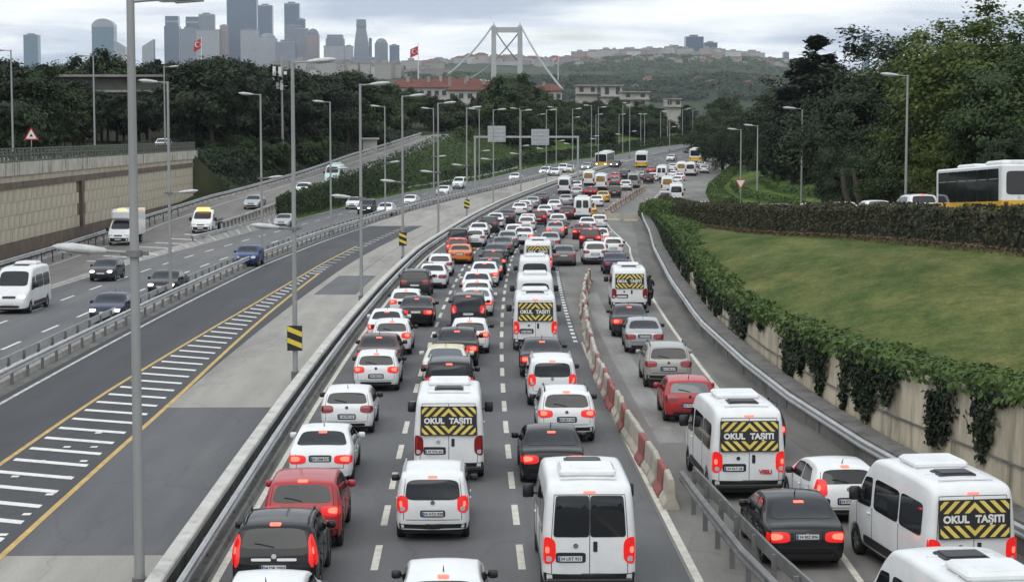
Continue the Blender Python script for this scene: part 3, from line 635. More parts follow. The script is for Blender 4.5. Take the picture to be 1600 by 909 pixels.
for i, (px, pb_, pt_, Y) in enumerate([(1415, 315, 103, 98), (1252, 318, 150, 136), (1183, 282, 178, 190), (1157, 287, 181, 196)]):
    p = at(px, pb_, Y); gz = ground_z(p.x, Y)
    lamp_post(p.x, Y, gz-.05, 10. if i < 2 else 9., [(9.9 if i < 2 else 8.9, math.pi)], ['single arm lamp post before the tall trees right of the bus', 'single arm lamp post behind the hedge, before the leaning trunk', 'single arm lamp post on the bank, right one of the far pair', 'single arm lamp post on the bank beside the yield sign'][i], 'lamp posts along the upper road', head=1.1)
for i, (px, Y, dr) in enumerate([(840, 330, 0), (895, 345, 0), (931, 360, 0), (967, 375, 0), (1001, 390, 0), (1007, 392, math.pi), (1032, 410, 0), (1043, 415, math.pi), (1066, 430, 0), (1082, 440, math.pi)]):
    p = at(px, 235, Y); lamp_post(p.x, Y, ground_z(p.x, Y), 9., [(8.9, dr)], f'distant thin lamp post, {ordn[i]} from the left in the row before the dark wood', 'distant lamp posts at the bend')
for i, (px, Y, ang) in enumerate([(20, 140, math.pi), (148, 150, math.pi), (258, 175, 0)]):
    p = at(px, 222, Y); lamp_post(p.x, Y, 7.72, 10., [(9.9, ang)], ['slim lamp post on the upper left road at the picture edge', 'slim lamp post on the upper left road right of the warning sign', 'slim lamp post on the upper left road near the white car'][i], 'lamp posts on the upper left road')
# ---------------------------------------------------------------- signs
def tri_sign(name, label, x, y, z, Hh, w, down=False, face=0., inner=True):
    t = empty(name, (x, y, z), (0, 0, face)); tag(t, label, 'road sign')
    MB().tube([(0, .06, 0), (0, .06, Hh+.2)], .04, 8).build('post', POLE, t)
    def tri(s, yy, th):
        h = s*.866; c = [(-s/2, -h/3), (s/2, -h/3), (0, 2*h/3)]
        if down: c = [(a, -b) for a, b in c][::-1]
        v = [(a, yy, Hh+b) for a, b in c]+[(a, yy+th, Hh+b) for a, b in c]
        return MB().add(v, [(0, 1, 2), (5, 4, 3), (0, 3, 4, 1), (1, 4, 5, 2), (2, 5, 3, 0)])
    tri(w, 0, .03).build('sign_plate', SIGNR, t); tri(w*.72, -.012, .01).build('sign_face', SIGNW, t)
    if inner: tri(w*.26, -.02, .006).build('symbol', BLACK, t)
    return t
p = at(49, 224, 128); tri_sign('warning_sign', 'red bordered triangular warning sign on the upper left road', p.x, 128, 7.72, 2.0, 1.25)
p = at(1157, 318, 168); tri_sign('yield_sign', 'inverted triangular yield sign above the hedge on the grass bank', p.x, 168, ground_z(p.x, 168), 3.1, 1.35, True, inner=False)
gt = empty('sign_gantry', (0, 0, 0)); tag(gt, 'overhead gantry with two grey sign backs across the motorway', 'gantry')
pa, pc = at(740, 214, 236), at(905, 217, 236)
gt.location = (pa.x, 236, zr(236)); o_ = Vector(gt.location)
MB().box(0, pc.x-pa.x, -.15, .15, pa.z-.15-o_.z, pa.z+.15-o_.z).build('beam', STEEL, gt)
for x in (0.2, pc.x-pa.x-.2): MB().tube([(x, 0, 0), (x, 0, pa.z-o_.z)], .16, 10).build('post', STEEL, gt)
for (x0, x1, y0, y1) in ((762, 790, 197, 222), (830, 858, 202, 227)):
    a, b = at(x0, y1, 236), at(x1, y0, 236); s = MB().rbox(a.x-o_.x, b.x-o_.x, -.30, -.22, a.z-o_.z, b.z-o_.z, .02).build('sign_back', SIGNBACK, gt)
    for k in range(4): MB().box(a.x-o_.x+.1, b.x-o_.x-.1, -.36, -.31, a.z-o_.z+.3+k*.6, a.z-o_.z+.38+k*.6).build('rib', STEEL, s)
# telecom mast
p = at(441, 200, 215); mz = ground_z(p.x, 215); mt = empty('telecom_mast', (p.x, 215, mz)); tag(mt, 'slim telecom mast with white panel antennas above the trees', 'mast')
top = at(441, 88, 215).z - mz
MB().tube([(0, 0, 0), (0, 0, top)], [.22, .12], 10).build('pole', POLE, mt)
for (dx, y0, y1) in ((-1.05, 104, 119), (-.25, 105, 120), (-.6, 122, 139), (-.02, 126, 141), (.55, 112, 117), (-1.2, 121, 128)):
    za, zb = at(441, y1, 215).z-mz, at(441, y0, 215).z-mz
    MB().rbox(dx-.22, dx+.22, -.4, -.12, za, zb, .02).build('antenna', SIGNW, mt)
MB().box(-1.2, .8, -.1, .0, top*.86, top*.86+.08).box(-1.2, .8, -.1, .0, top*.74, top*.74+.08).build('bracket', STEEL, mt)
# ---------------------------------------------------------------- vehicles
def chaikin(P, n=2):
    P = [Vector(p) for p in P]
    for _ in range(n):
        Q = [P[0]]
        for a, b in zip(P, P[1:]): Q += [a.lerp(b, .22), a.lerp(b, .78)]
        Q.append(P[-1]); P = Q
    return P
def resample(P, n):
    d = [0]
    for a, b in zip(P, P[1:]): d.append(d[-1]+(b-a).length)
    out = []; j = 0
    for i in range(n):
        t = d[-1]*i/(n-1)
        while j < len(P)-2 and d[j+1] < t: j += 1
        out.append(P[j].lerp(P[j+1], (t-d[j])/max(1e-9, d[j+1]-d[j])))
    return out
SPEC = {
 'sedan': dict(L=4.65, W=1.82, H=1.46, zb=.93, th=.22, wr=.325, r=.07, prof=[(.06,.30),(0,.48),(.0,.72),(.05,.90),(.12,.99),(.62,1.05),(1.30,1.40),(1.62,1.45),(2.2,1.46),(2.7,1.40),(3.42,1.0),(4.2,.87),(4.52,.74),(4.65,.52),(4.60,.27)],
    rw=(1.07,1.375), ws=(1.03,1.385), tl=(.66,.90,.52), tside=.30, plate=.80, side=[[(1.15,.98),(2.02,.97),(2.0,1.37),(1.55,1.35)],[(2.08,.97),(3.12,.96),(2.62,1.34),(2.06,1.37)]], hl=.66, mir=2.95, wheels=(.95,.90)),
 'hatch': dict(L=4.05, W=1.76, H=1.47, zb=.92, th=.20, wr=.315, r=.08, prof=[(.06,.30),(0,.46),(.0,.68),(.05,.90),(.13,1.02),(.34,1.30),(.45,1.40),(.75,1.44),(1.25,1.47),(1.85,1.45),(2.25,1.37),(2.95,.98),(3.7,.85),(3.96,.70),(4.05,.50),(4.0,.27)],
    rw=(1.02,1.345), ws=(1.0,1.37), tl=(.74,.98,.60), tside=.22, plate=.62, side=[[(.62,1.02),(1.5,.96),(1.48,1.38),(.80,1.33)],[(1.56,.96),(2.62,.95),(2.16,1.33),(1.54,1.38)]], hl=.66, mir=2.45, wheels=(.72,.80)),
 'suv': dict(L=4.50, W=1.86, H=1.68, zb=1.06, th=.19, wr=.36, r=.08, prof=[(.06,.40),(0,.56),(.0,.82),(.05,1.04),(.10,1.12),(.30,1.50),(.40,1.60),(.75,1.65),(1.4,1.68),(2.1,1.65),(2.5,1.57),(3.15,1.13),(4.1,1.0),(4.40,.84),(4.5,.6),(4.45,.34)],
    rw=(1.16,1.55), ws=(1.15,1.57), tl=(.86,1.10,.58), tside=.26, plate=.80, side=[[(.60,1.13),(1.66,1.10),(1.64,1.58),(.74,1.52)],[(1.72,1.10),(2.85,1.08),(2.38,1.53),(1.70,1.58)]], hl=.82, mir=2.65, wheels=(.82,.86), rails=True, bumper=.56),
 'mpv': dict(L=4.45, W=1.80, H=1.78, zb=1.05, th=.15, wr=.32, r=.09, prof=[(.05,.34),(0,.52),(0,.90),(.04,1.15),(.14,1.52),(.20,1.66),(.38,1.74),(1.2,1.78),(2.1,1.76),(2.55,1.66),(3.3,1.15),(4.05,.98),(4.36,.82),(4.45,.55),(4.4,.3)],
    rw=(1.10,1.60), ws=(1.18,1.64), tl=(.78,1.22,.82), tside=.18, plate=.76, side=[[(.40,1.12),(.98,1.11),(.98,1.64),(.44,1.60)],[(1.04,1.11),(1.98,1.10),(1.98,1.65),(1.04,1.64)],[(2.04,1.10),(3.05,1.08),(2.48,1.60),(2.04,1.65)]], hl=.75, mir=2.75, wheels=(.78,.86), rails=True, bumper=.50),
 'van': dict(L=5.75, W=2.02, H=2.52, zb=1.30, th=.10, wr=.34, r=.13, prof=[(.05,.38),(0,.55),(0,1.2),(.03,1.9),(.07,2.25),(.14,2.40),(.32,2.48),(1.3,2.52),(3.4,2.51),(4.0,2.40),(4.85,1.50),(5.3,1.22),(5.62,1.0),(5.75,.65),(5.70,.32)],
    rw=(1.32,2.16), ws=(1.50,2.28), tl=(.78,1.36,.86), tside=.13, plate=.90, side=[[(.45,1.32),(1.85,1.32),(1.85,2.04),(.45,2.04)],[(1.92,1.32),(3.55,1.32),(3.55,2.04),(1.92,2.04)],[(3.72,1.32),(4.72,1.28),(4.22,1.98),(3.72,2.02)]], hl=.95, mir=4.35, wheels=(1.05,.95), bumper=.58),
}
NS = 84
class Shape:
    def __init__(s, k):
        s.__dict__.update(SPEC[k]); s.k = k
        s.P = resample(chaikin(s.prof), NS); s.N = []
        for i in range(NS):
            d = (s.P[min(NS-1, i+1)]-s.P[max(0, i-1)]).normalized(); s.N.append(Vector((-d.y, d.x)))
        s.top = max(range(NS), key=lambda i: s.P[i].y)
        s.xr, s.xf = s.wheels[0], s.L-s.wheels[1]
    def hw(s, x, z):
        w = s.W/2; a = .09 if s.k != 'van' else .035
        w *= 1-a*max(0, 1-x/.5)**2.2; w *= 1-.15*max(0, 1-(s.L-x)/.85)**2.2
        if z > s.zb: w *= 1-s.th*min(1.1, (z-s.zb)/(s.H-s.zb))**1.15
        if z < .5: w -= .05*(.5-z)/.25
        return w
    def sidx(s, z, front=False):
        rng = range(s.top, NS-1) if front else range(0, s.top)
        for i in rng:
            a, b = s.P[i].y, s.P[i+1].y
            if (a <= z <= b) or (b <= z <= a): return i+(z-a)/((b-a) or 1)
        return rng[-1]
    def skin(s, q, f, off=0.):
        i = max(0, min(NS-2, int(q))); t = q-i; p = s.P[i].lerp(s.P[i+1], t); n = s.N[i].lerp(s.N[i+1], t).normalized()
        w = s.hw(p.x, p.y)-s.r; c = .035*(1-f*f)+off; 
        e = max(0, abs(f)-1); y = math.copysign(min(abs(f), 1)*w, f)
        if e > 0:   # round the fillet: f 1..2
            an = min(1, e)*math.pi/2; rr = s.r+off; y = math.copysign(w+rr*math.sin(an), f); c = -s.r+rr*math.cos(an)
        return Vector((p.x+n.x*c, y, p.y+n.y*c))
    def flank(s, x, z, sg, off=0.): return Vector((x, sg*(s.hw(x, z)+off), z))
    def bz(s, x):
        sill = .27 if s.k in ('sedan', 'hatch') else .34
        for xw in (s.xr, s.xf):
            ra = s.wr+.075
            if abs(x-xw) < ra: sill = max(sill, s.wr-.0+math.sqrt(ra*ra-(x-xw)**2))
        return sill
    def body(s):
        m = MB(); rows = []
        for i in range(NS):
            p, n = s.P[i], s.N[i]; w = s.hw(p.x, p.y); half = []
            for f in (0, .25, .5, .75, 1.): half.append(s.skin(i, f))
            for an in (R(30), R(60), R(90)): half.append(Vector((p.x-n.x*s.r*(1-math.cos(an)), w-s.r+s.r*math.sin(an), p.y-n.y*s.r*(1-math.cos(an)))))
            q = p-n*s.r; fr = .45*i/(NS-1)+.55*p.x/s.L; bx = .10+(s.L-.2)*fr; B = Vector((bx, s.bz(bx)))
            if B.y > q.y: B.y = q.y-.01
            for t in (.1, .25, .42, .6, .78, .92, 1.):
                v = q.lerp(B, t); half.append(Vector((v.x, s.hw(v.x, v.y), v.y)))
            v = half[-1]; half.append(Vector((v.x, v.y-.12, v.z+.01)))
            rows.append([Vector((a.x, -a.y, a.z)) for a in half[:0:-1]]+half)
        m.grid(rows, flip=True)
        return m
    def under(s):
        w = s.W/2-.16
        m = MB().box(.22, s.L-.3, -w, w, .20, .5 if s.k != 'van' else .62)
        for x in (s.xr, s.xf): m.box(x-s.wr-.12, x+s.wr+.12, -w+.12, w-.12, .45, s.wr*2+.12)
        return m
def rpatch(fn, p=5., n=28, thick=None):
    """rounded-rectangle patch in parameters a,b in [-1,1]"""
    vs = [fn(0, 0)]; rings = (.45, .8, 1.)
    for r in rings:
        for k in range(n):
            t = 2*math.pi*k/n; c, s_ = math.cos(t), math.sin(t)
            vs.append(fn(r*math.copysign(abs(c)**(2/p), c), r*math.copysign(abs(s_)**(2/p), s_)))
    fs = [(0, 1+k, 1+(k+1) % n) for k in range(n)]
    for q in range(len(rings)-1):
        for k in range(n): a = 1+q*n+k; b = 1+q*n+(k+1) % n; fs.append((a, a+n, b+n, b))
    return vs, fs
def fixed(vs, fs, out):
    """orient faces outward along vector out"""
    c = [Vector(v) for v in vs]; acc = Vector()
    for f in fs[:6]: acc += (c[f[1]]-c[f[0]]).cross(c[f[2]]-c[f[0]])
    return (vs, fs) if acc.dot(Vector(out)) > 0 else (vs, [f[::-1] for f in fs])
SH = {k: Shape(k) for k in SPEC}
CACHE = {}
def cached(key, fn):
    if key not in CACHE: CACHE[key] = fn()
    return CACHE[key]
def skin_patch(s, z0, z1, f0, f1, off, front=False, p=5., taper=0.):
    q0, q1 = s.sidx(z0, front), s.sidx(z1, front)
    def fn(a, b):
        q = q0+(q1-q0)*(b+1)/2; k = 1-taper*(b+1)/2; return s.skin(q, (f0+(f1-f0)*(a+1)/2)*k, off)
    return fixed(*rpatch(fn, p), (1, 0, .2) if front else (-1, 0, .2))
def side_patch(s, c, sg, off, p=8.):
    (x0, z0), (x1, z1), (x2, z2), (x3, z3) = c
    def fn(a, b):
        u, v = (a+1)/2, (b+1)/2; x = (1-v)*(x0+(x1-x0)*u)+v*(x3+(x2-x3)*u); z = (1-v)*(z0+(z1-z0)*u)+v*(z3+(z2-z3)*u); return s.flank(x, z, sg, off)
    return fixed(*rpatch(fn, p), (0, sg, 0))
def pmesh(key, mats, build, smooth=True):
    return cached(key, lambda: build().mesh(key[-1], mats, smooth))
def wheel_meshes(r):
    def tyre():
        m = MB(); n = 24; rows = []
        for (rr, y) in [(r*.62, -.09), (r*.90, -.105), (r, -.075), (r, .075), (r*.90, .105), (r*.62, .09)]:
            rows.append([(rr*math.cos(2*math.pi*k/n), y, rr*math.sin(2*math.pi*k/n)) for k in range(n)])
        return m.grid(rows, close=True)
    def rim():
        m = MB(); n = 20
        for sg in (-1, 1):
            ring = [(r*.64*math.cos(2*math.pi*k/n), sg*.07, r*.64*math.sin(2*math.pi*k/n)) for k in range(n)]
            hub = [(r*.60*math.cos(2*math.pi*k/n), sg*.055, r*.60*math.sin(2*math.pi*k/n)) for k in range(n)]
            m.grid([ring, hub], close=True, flip=sg > 0); m.add(hub, [tuple(range(n)) if sg < 0 else tuple(range(n-1, -1, -1))], 1)
            for k in range(5):
                a = 2*math.pi*k/5; c, s_ = math.cos(a), math.sin(a); w = r*.09
                pts = [(c*r*.08-s_*w, s_*r*.08+c*w), (c*r*.62-s_*w*.8, s_*r*.62+c*w*.8), (c*r*.62+s_*w*.8, s_*r*.62-c*w*.8), (c*r*.08+s_*w, s_*r*.08-c*w)]
                v = [(x, sg*.085, z) for x, z in pts]+[(x, sg*.05, z) for x, z in pts]
                m.add(v, [(0, 1, 2, 3), (0, 4, 5, 1), (2, 6, 7, 3), (1, 5, 6, 2), (3, 7, 4, 0)])
        return m
    return pmesh(('w', round(r, 3), 'wheel'), [RUBBER], tyre), pmesh(('w', round(r, 3), 'rim'), [RIM, BLACK], rim, False)
def text_mesh(txt, size, mat_, bold=.0, ext=.0):
    def mk():
        cu = bpy.data.curves.new('t', 'FONT'); cu.body = txt; cu.size = size; cu.align_x = 'CENTER'; cu.align_y = 'CENTER'; cu.offset = bold; cu.extrude = ext; cu.resolution_u = 2
        o = bpy.data.objects.new('t', cu); me = bpy.data.meshes.new_from_object(o); bpy.data.objects.remove(o); me.materials.clear(); me.materials.append(mat_); me.name = 'lettering'; return me
    return cached(('text', txt, size, bold, mat_.name), mk)
PLATE_TXT = ['34 ETZ 876', '34 KLT 38', '34 HRU 54', '34 CEM 417', '34 VFA 62', '34 GN 7105', '34 BKY 340', '34 FPS 18', '34 TLR 566']
def flat(name, me, parent, loc, mat_=None):
    """lettering lying in a plane that faces backwards (-x) on a vehicle"""
    o = link(name, me, mat_, parent); o.rotation_euler = (R(90), 0, R(-90)); o.location = loc; return o
BADGEM = MB().tube([(-.012, 0, 0), (.01, 0, 0)], .055, 14).mesh('badge', [CHROME])
nplate = [0]
def put(name, me, parent, paint_=None, loc=None):
    o = link(name, me, None, parent)
    if paint_ is not None: o.material_slots[0].link = 'OBJECT'; o.material_slots[0].material = paint_
    if loc is not None: o.location = loc
    return o
def vehicle(kind, colour, loc, yaw, lod, lights='brake', rear=None, slope=0., roof=None, rails=None, plate=True, front=False, sky_tone=None, name=None, scale=(1, 1, 1), tl_style=None, extra=None, ptxt=None):
    s = SH[kind]; P = PAINTS[colour]
    nm = name or {'sedan': 'sedan_car', 'hatch': 'hatchback_car', 'suv': 'suv', 'mpv': 'people_carrier', 'van': 'minibus_van'}[kind]
    t = empty(nm, loc, (0, -slope, math.pi/2+yaw)); t.scale = scale
    K = kind
    body = put('body', pmesh((K, 'body'), [P], s.body), t, P)
    put('underbody', pmesh((K, 'underbody'), [BLACK], s.under, False), t)
    wm, rm = wheel_meshes(s.wr)
    for x in (s.xr, s.xf):
        for sg in (-1, 1):
            if lod == 2 and (x == s.xf) != front: continue
            w = put('wheel', wm, t, None, (x, sg*(s.hw(x, .4)-.085), s.wr))
            if lod < 2: put('rim', rm, w)
    gl = GLASS_SKY if sky_tone == 'pale' else GLASS
    # glass
    z0, z1 = s.rw
    if rear == 'okul': okul_panel(s, t, lod)
    elif rear == 'two':
        for sg in (-1, 1): put('rear_window', pmesh((K, 'two%d' % sg, 'rear_window'), [GLASS], lambda: MB().add(*skin_patch(s, z0, z1, sg*.09 if sg > 0 else -.86, .86 if sg > 0 else -.09, .008, p=6))), t)
    elif rear == 'brown':
        w = put('rear_window', pmesh((K, 'brown', 'rear_window'), [mat('school_sign_brown', (.16, .09, .03), .5, base2=(.40, .26, .06), vscale=5, detail=2, ramp=(.45, .55))], lambda: MB().add(*skin_patch(s, z0, z1+.03, -.86, .86, .008, p=6))), t)
    elif rear == 'split':
        for sg in (-1, 1):
            put('rear_window', pmesh((K, 'split%d' % sg, 'rear_window'), [GLASS], lambda: MB().add(*skin_patch(s, 1.36, 2.24, sg*.012 if sg > 0 else -.93, .93 if sg > 0 else -.012, .008, p=14))), t)
    else:
        tp = .06 if K != 'mpv' else .02
        put('rear_window', pmesh((K, sky_tone, 'rear_window'), [gl], lambda: MB().add(*skin_patch(s, z0, z1, -.93, .93, .007, p=5.5, taper=tp))), t)
    put('windscreen', pmesh((K, 'windscreen'), [GLASS], lambda: MB().add(*skin_patch(s, s.ws[0], s.ws[1], -.96, .96, .007, True, p=6))), t)
    for i, c in enumerate(s.side):
        for sg in (-1, 1):
            if lod == 2 and i == 0 and len(s.side) > 2: continue
            put('side_window', pmesh((K, i, sg, 'side_window'), [GLASS], lambda: MB().add(*side_patch(s, c, sg, .006))), t)
    # lights
    st = tl_style or K
    tz0, tz1, tf = s.tl
    if st == 'tall' and K == 'suv': tz0, tz1, tf = .80, 1.46, .93
    if st == 'tall' and K == 'hatch': tz0, tz1, tf = .72, 1.16, .74
    on = lights in ('brake', 'tail')
    def tlm(sg):
        m = MB().add(*skin_patch(s, tz0, tz1, sg*tf, sg*1.75, .012, p=4))
        m.add(*side_patch(s, [(.03, tz0+.02), (s.tside, tz0+.05), (s.tside*.9, tz1-.03), (.06, tz1-.0)], sg, .010, 5))
        return m
    for sg in (-1, 1):
        o = put('tail_light', pmesh((K, st, sg, lights == 'brake', 'tail_light'), [TAIL_ON if lights == 'brake' else TAIL_OFF], lambda: tlm(sg)), t)
        if lights == 'brake' and lod < 2:
            cz = (tz0+tz1)/2; put('brake_lamp', pmesh((K, st, sg, 'brake_lamp'), [TAIL_HOT], lambda: MB().add(*skin_patch(s, cz-.055, cz+.085, sg*(tf+.22), sg*1.5, .02, p=3))), o)
        if lod < 2 and K in ('van', 'mpv'): put('reverse_lamp', pmesh((K, sg, st, 'reverse_lamp'), [HEAD_OFF], lambda: MB().add(*skin_patch(s, tz0+.05, tz0+.17, sg*(tf+.1), sg*1.4, .018, p=4))), o)
    zt = z1+.045 if K != 'sedan' else s.rw[1]-.035
    if K == 'van': zt = 2.30
    if lights == 'brake': put('high_brake_light', pmesh((K, 'high_brake_light'), [TAIL_HOT], lambda: MB().add(*skin_patch(s, zt-.02, zt+.02, -.17, .17, .016, p=8))), t)
    for sg in (-1, 1):
        if lod == 2 and not front: break
        hl = s.hl; put('head_light', pmesh((K, sg, 'on' if lights == 'head' else 'off', 'head_light'), [HEAD_ON if lights == 'head' else HEAD_OFF], lambda: MB().add(*skin_patch(s, hl-.05, hl+.10, sg*.62, sg*1.5, .012, True, p=3))), t)
    if front:
        put('grille', pmesh((K, 'grille'), [BLACK], lambda: MB().add(*skin_patch(s, s.hl-.09, s.hl+.04, -.48, .48, .012, True, p=6))), t)
        put('lower_grille', pmesh((K, 'lower_grille'), [BLACK], lambda: MB().add(*skin_patch(s, .36, .50, -.8, .8, .012, True, p=6))), t)
        c = s.skin(s.sidx(.56, True), 0, .02); o = put('number_plate', pmesh(('fp', 'number_plate'), [PLATE], lambda: MB().rbox(-.012, .012, -.26, .26, -.055, .055, .004), False), t, None, c)
    # trim
    if s.__dict__.get('bumper'):
        b1 = s.bumper
        put('rear_bumper', pmesh((K, 'rear_bumper'), [BLACK], lambda: MB().add(*skin_patch(s, s.prof[0][1]+.02, b1, -1.95, 1.95, .012, p=12))), t)
    elif lod < 2:
        put('rear_valance', pmesh((K, 'rear_valance'), [BLACK], lambda: MB().add(*skin_patch(s, .31, .41, -.85, .85, .010, p=8))), t)
    if lod < 2 or K == 'van':
        for sg in (-1, 1):
            big = K == 'van'
            def mir(): 
                a, b = (.10, .17) if not big else (.13, .24)
                return MB().rbox(-.07, .07, -a, a, -b/2, b/2+(.08 if big else 0), .03).box(-.03, .03, -sg*a-.09 if sg > 0 else a, -a if sg > 0 else a+.09, -.04, .0)
            p = s.flank(s.mir, (1.02 if K in ('sedan', 'hatch') else 1.18 if not big else 1.52), sg, .13 if not big else .19)
            o = put('wing_mirror', pmesh((big, sg, 'wing_mirror'), [P], mir), t, P if (not big and colour not in ('white', 'silver')) or (colour == 'white' and kind == 'sedan') else BLACK, p)
    rl = s.__dict__.get('rails') if rails is None else rails
    if rl and lod < 2:
        def rail(sg):
            x0, x1 = .55, 2.2; path = [(x0, sg*(s.hw(x0, s.H)-.05), s.H-.10)]+[(x, sg*(s.hw(x, s.H)-.06), s.H+.035) for x in np.linspace(x0+.12, x1-.12, 6)]+[(x1, sg*(s.hw(x1, s.H)-.05), s.H-.08)]
            return MB().tube(path, .022, 6)
        for sg in (-1, 1): put('roof_rail', pmesh((K, sg, 'roof_rail'), [STEEL if colour not in ('black', 'charcoal') else BLACK], lambda: rail(sg)), t)
    if plate and not front:
        pz = s.plate; c = s.skin(s.sidx(pz), 0, .012)
        if lod < 2:
            put('plate_recess', pmesh((K, 'plate_recess'), [BLACK], lambda: MB().add(*skin_patch(s, pz-.09, pz+(.09 if K != 'van' else .13), -.42 if K != 'van' else .10, .42 if K != 'van' else .86, .006, p=8))), t)
        o = put('number_plate', pmesh(('rp', 'number_plate'), [PLATE], lambda: MB().rbox(-.012, .012, -.26, .26, -.055, .055, .004), False), t, None, (c.x-.012, 0 if K != 'van' else .42, pz))
        if lod == 0:
            flat('lettering', text_mesh(ptxt or PLATE_TXT[nplate[0] % len(PLATE_TXT)], .095, BLACK, .002), o, (-.0145, -.02, 0)); nplate[0] += 1
            put('plate_strip', pmesh(('rp', 'plate_strip'), [PLATE_B], lambda: MB().box(-.0138, -.0122, .215, .255, -.05, .05), False), o)
    if lod == 0 and not front:
        bz = s.tl[0]+.16 if K in ('sedan', 'hatch', 'suv') else s.plate+.28
        if K != 'van': c = s.skin(s.sidx(bz), 0, .014); put('badge', BADGEM, t, None, c)
        if K in ('hatch', 'suv', 'mpv') and not rear:
            put('rear_wiper', pmesh((K, 'rear_wiper'), [BLACK], lambda: MB().tube([s.skin(s.sidx(s.rw[0]+.03), 0, .02), s.skin(s.sidx(s.rw[0]+.09), .35, .022), s.skin(s.sidx(s.rw[0]+.11), .55, .022)], .012, 5)), t)
        # seams of the boot lid or tailgate
        def seam():
            m = MB(); 
            if K == 'sedan': loops = [[(.55, f) for f in np.linspace(-.88, .88, 9)], [(z, -.88) for z in np.linspace(.55, 1.0, 6)], [(z, .88) for z in np.linspace(.55, 1.0, 6)]]
            elif K == 'van': loops = [[(z, 0.) for z in np.linspace(.56, 2.25, 10)], [(z, -.97) for z in np.linspace(.56, 2.25, 10)], [(z, .97) for z in np.linspace(.56, 2.25, 10)], [(2.26, f) for f in np.linspace(-.97, .97, 8)]]
            else: zz = s.plate-.16; loops = [[(zz, f) for f in np.linspace(-.9, .9, 9)], [(z, -.97) for z in np.linspace(zz, s.H-.16, 8)], [(z, .97) for z in np.linspace(zz, s.H-.16, 8)]]
            for lp in loops: m.tube([s.skin(s.sidx(z), f, .0015) for z, f in lp], .008, 4, caps=False)
            return m
        put('lid_seam', pmesh((K, 'lid_seam'), [BLACK], seam), t)
    if lod == 0:
        # door handles and door seams on both flanks
        dxs = {'van': [1.88, 3.64, 4.72]}.get(K, [s.side[-1][0][0]-.03, s.side[-1][1][0]-.1, s.side[-2][0][0]+.05])
        for sg in (-1, 1):
            
            for x in dxs: put('door_seam', pmesh((K, sg, x, 'door_seam'), [BLACK], lambda: MB().tube([s.flank(x, z, sg, .001) for z in np.linspace(.42, s.zb+.02, 6)], .007, 4, caps=False)), t)
            for x in ((s.side[-1][0][0]+.16, s.side[-2][0][0]+.28) if K != 'van' else (3.86,)):
                p = s.flank(x, s.zb-.13, sg, .022); put('door_handle', pmesh(('dh', 'door_handle'), [P], lambda: MB().rbox(-.09, .09, -.018, .018, -.016, .016, .006)), t, P, p)
    if K in ('sedan', 'hatch') and lod < 2:
        c = s.skin(s.sidx(s.rw[1])+6, 0, 0); put('aerial', pmesh((K, 'aerial'), [BLACK], lambda: MB().tube([(0, 0, -.01), (-.10, 0, .10), (-.16, 0, .15)], [.018, .010, .005], 5)), t, None, c)
    if roof == 'pale': 
        put('roof_panel', pmesh((K, 'roof_panel'), [PAINTS['pale yellow']], lambda: MB().add(*[(v, f) for v, f in [rpatch(lambda a, b: s.skin(s.sidx(s.rw[1]+.03)+(s.sidx(s.ws[1]+.02, True)-s.sidx(s.rw[1]+.03))*(b+1)/2, a*1.2, .004), 8)]][0])), t)
    if K == 'van': van_extras(s, t, lod, rear, P, lights)
    if extra: extra(s, t)
    return t
def okul_panel(s, t, lod):
    """black and yellow chevron board reading OKUL TAŞITI on the back of a school minibus"""
    z0, z1, w = 1.36, 2.20, .80
    q = s.skin(s.sidx((z0+z1)/2), 0, 0); tilt = math.atan2(s.P[int(s.sidx(z1))].x-s.P[int(s.sidx(z0))].x, z1-z0)
    b = link('chevron_board', cached(('okul', 'board'), lambda: MB().rbox(-.055, -.012, -w, w, -.42, .42, .012).mesh('chevron_board', [BLACK])), None, t)
    b.location = (q.x, 0, (z0+z1)/2); b.rotation_euler = (0, tilt, 0)
    def clip(poly, y0, y1, za, zb):
        def cut(P, f):
            out = []
            for i in range(len(P)):
                a, c = P[i], P[(i+1) % len(P)]; fa, fc = f(a), f(c)
                if fa >= 0: out.append(a)
                if (fa >= 0) != (fc >= 0): k = fa/(fa-fc); out.append((a[0]+(c[0]-a[0])*k, a[1]+(c[1]-a[1])*k))
            return out
        for f in (lambda p: p[0]-y0, lambda p: y1-p[0], lambda p: p[1]-za, lambda p: zb-p[1]):
            if poly: poly = cut(poly, f)
        return poly
    ST = cached(('okul', 'stripes'), lambda: [])
    if not ST:
        for sg in (-1, 1):
            for k in range(-2, 9):
                for (za, zb, dr) in ((.13, .39, 1), (-.39, -.13, -1)):
                    y0 = -.22+.235*k; h = .9      # slanted bar
                    P = [(y0+(-.45)*dr*-1*1.0, -.45), (y0+.12+(-.45)*dr*-1, -.45), (y0+.12+.45*dr*-1*-1*-1, .45), (y0+.45*dr, .45)]
                    P = [(y0-.45*1.0*(-dr), -.45), (y0+.115-.45*(-dr), -.45), (y0+.115+.45*(-dr), .45), (y0+.45*(-dr), .45)]
                    P = clip(P, .0, w-.03, za, zb)
                    if len(P) < 3: continue
                    ST.append(MB().add([(-.0585, sg*y, z) for y, z in P], [tuple(range(len(P)))]).mesh('yellow_stripe', [YEL2]))
    for me in ST: link('yellow_stripe', me, None, b)
    flat('lettering', text_mesh('OKUL', .215, SIGNW, .011), b, (-.060, .42, -.005)); flat('lettering', text_mesh('TAŞITI', .215, SIGNW, .011), b, (-.060, -.34, -.005))
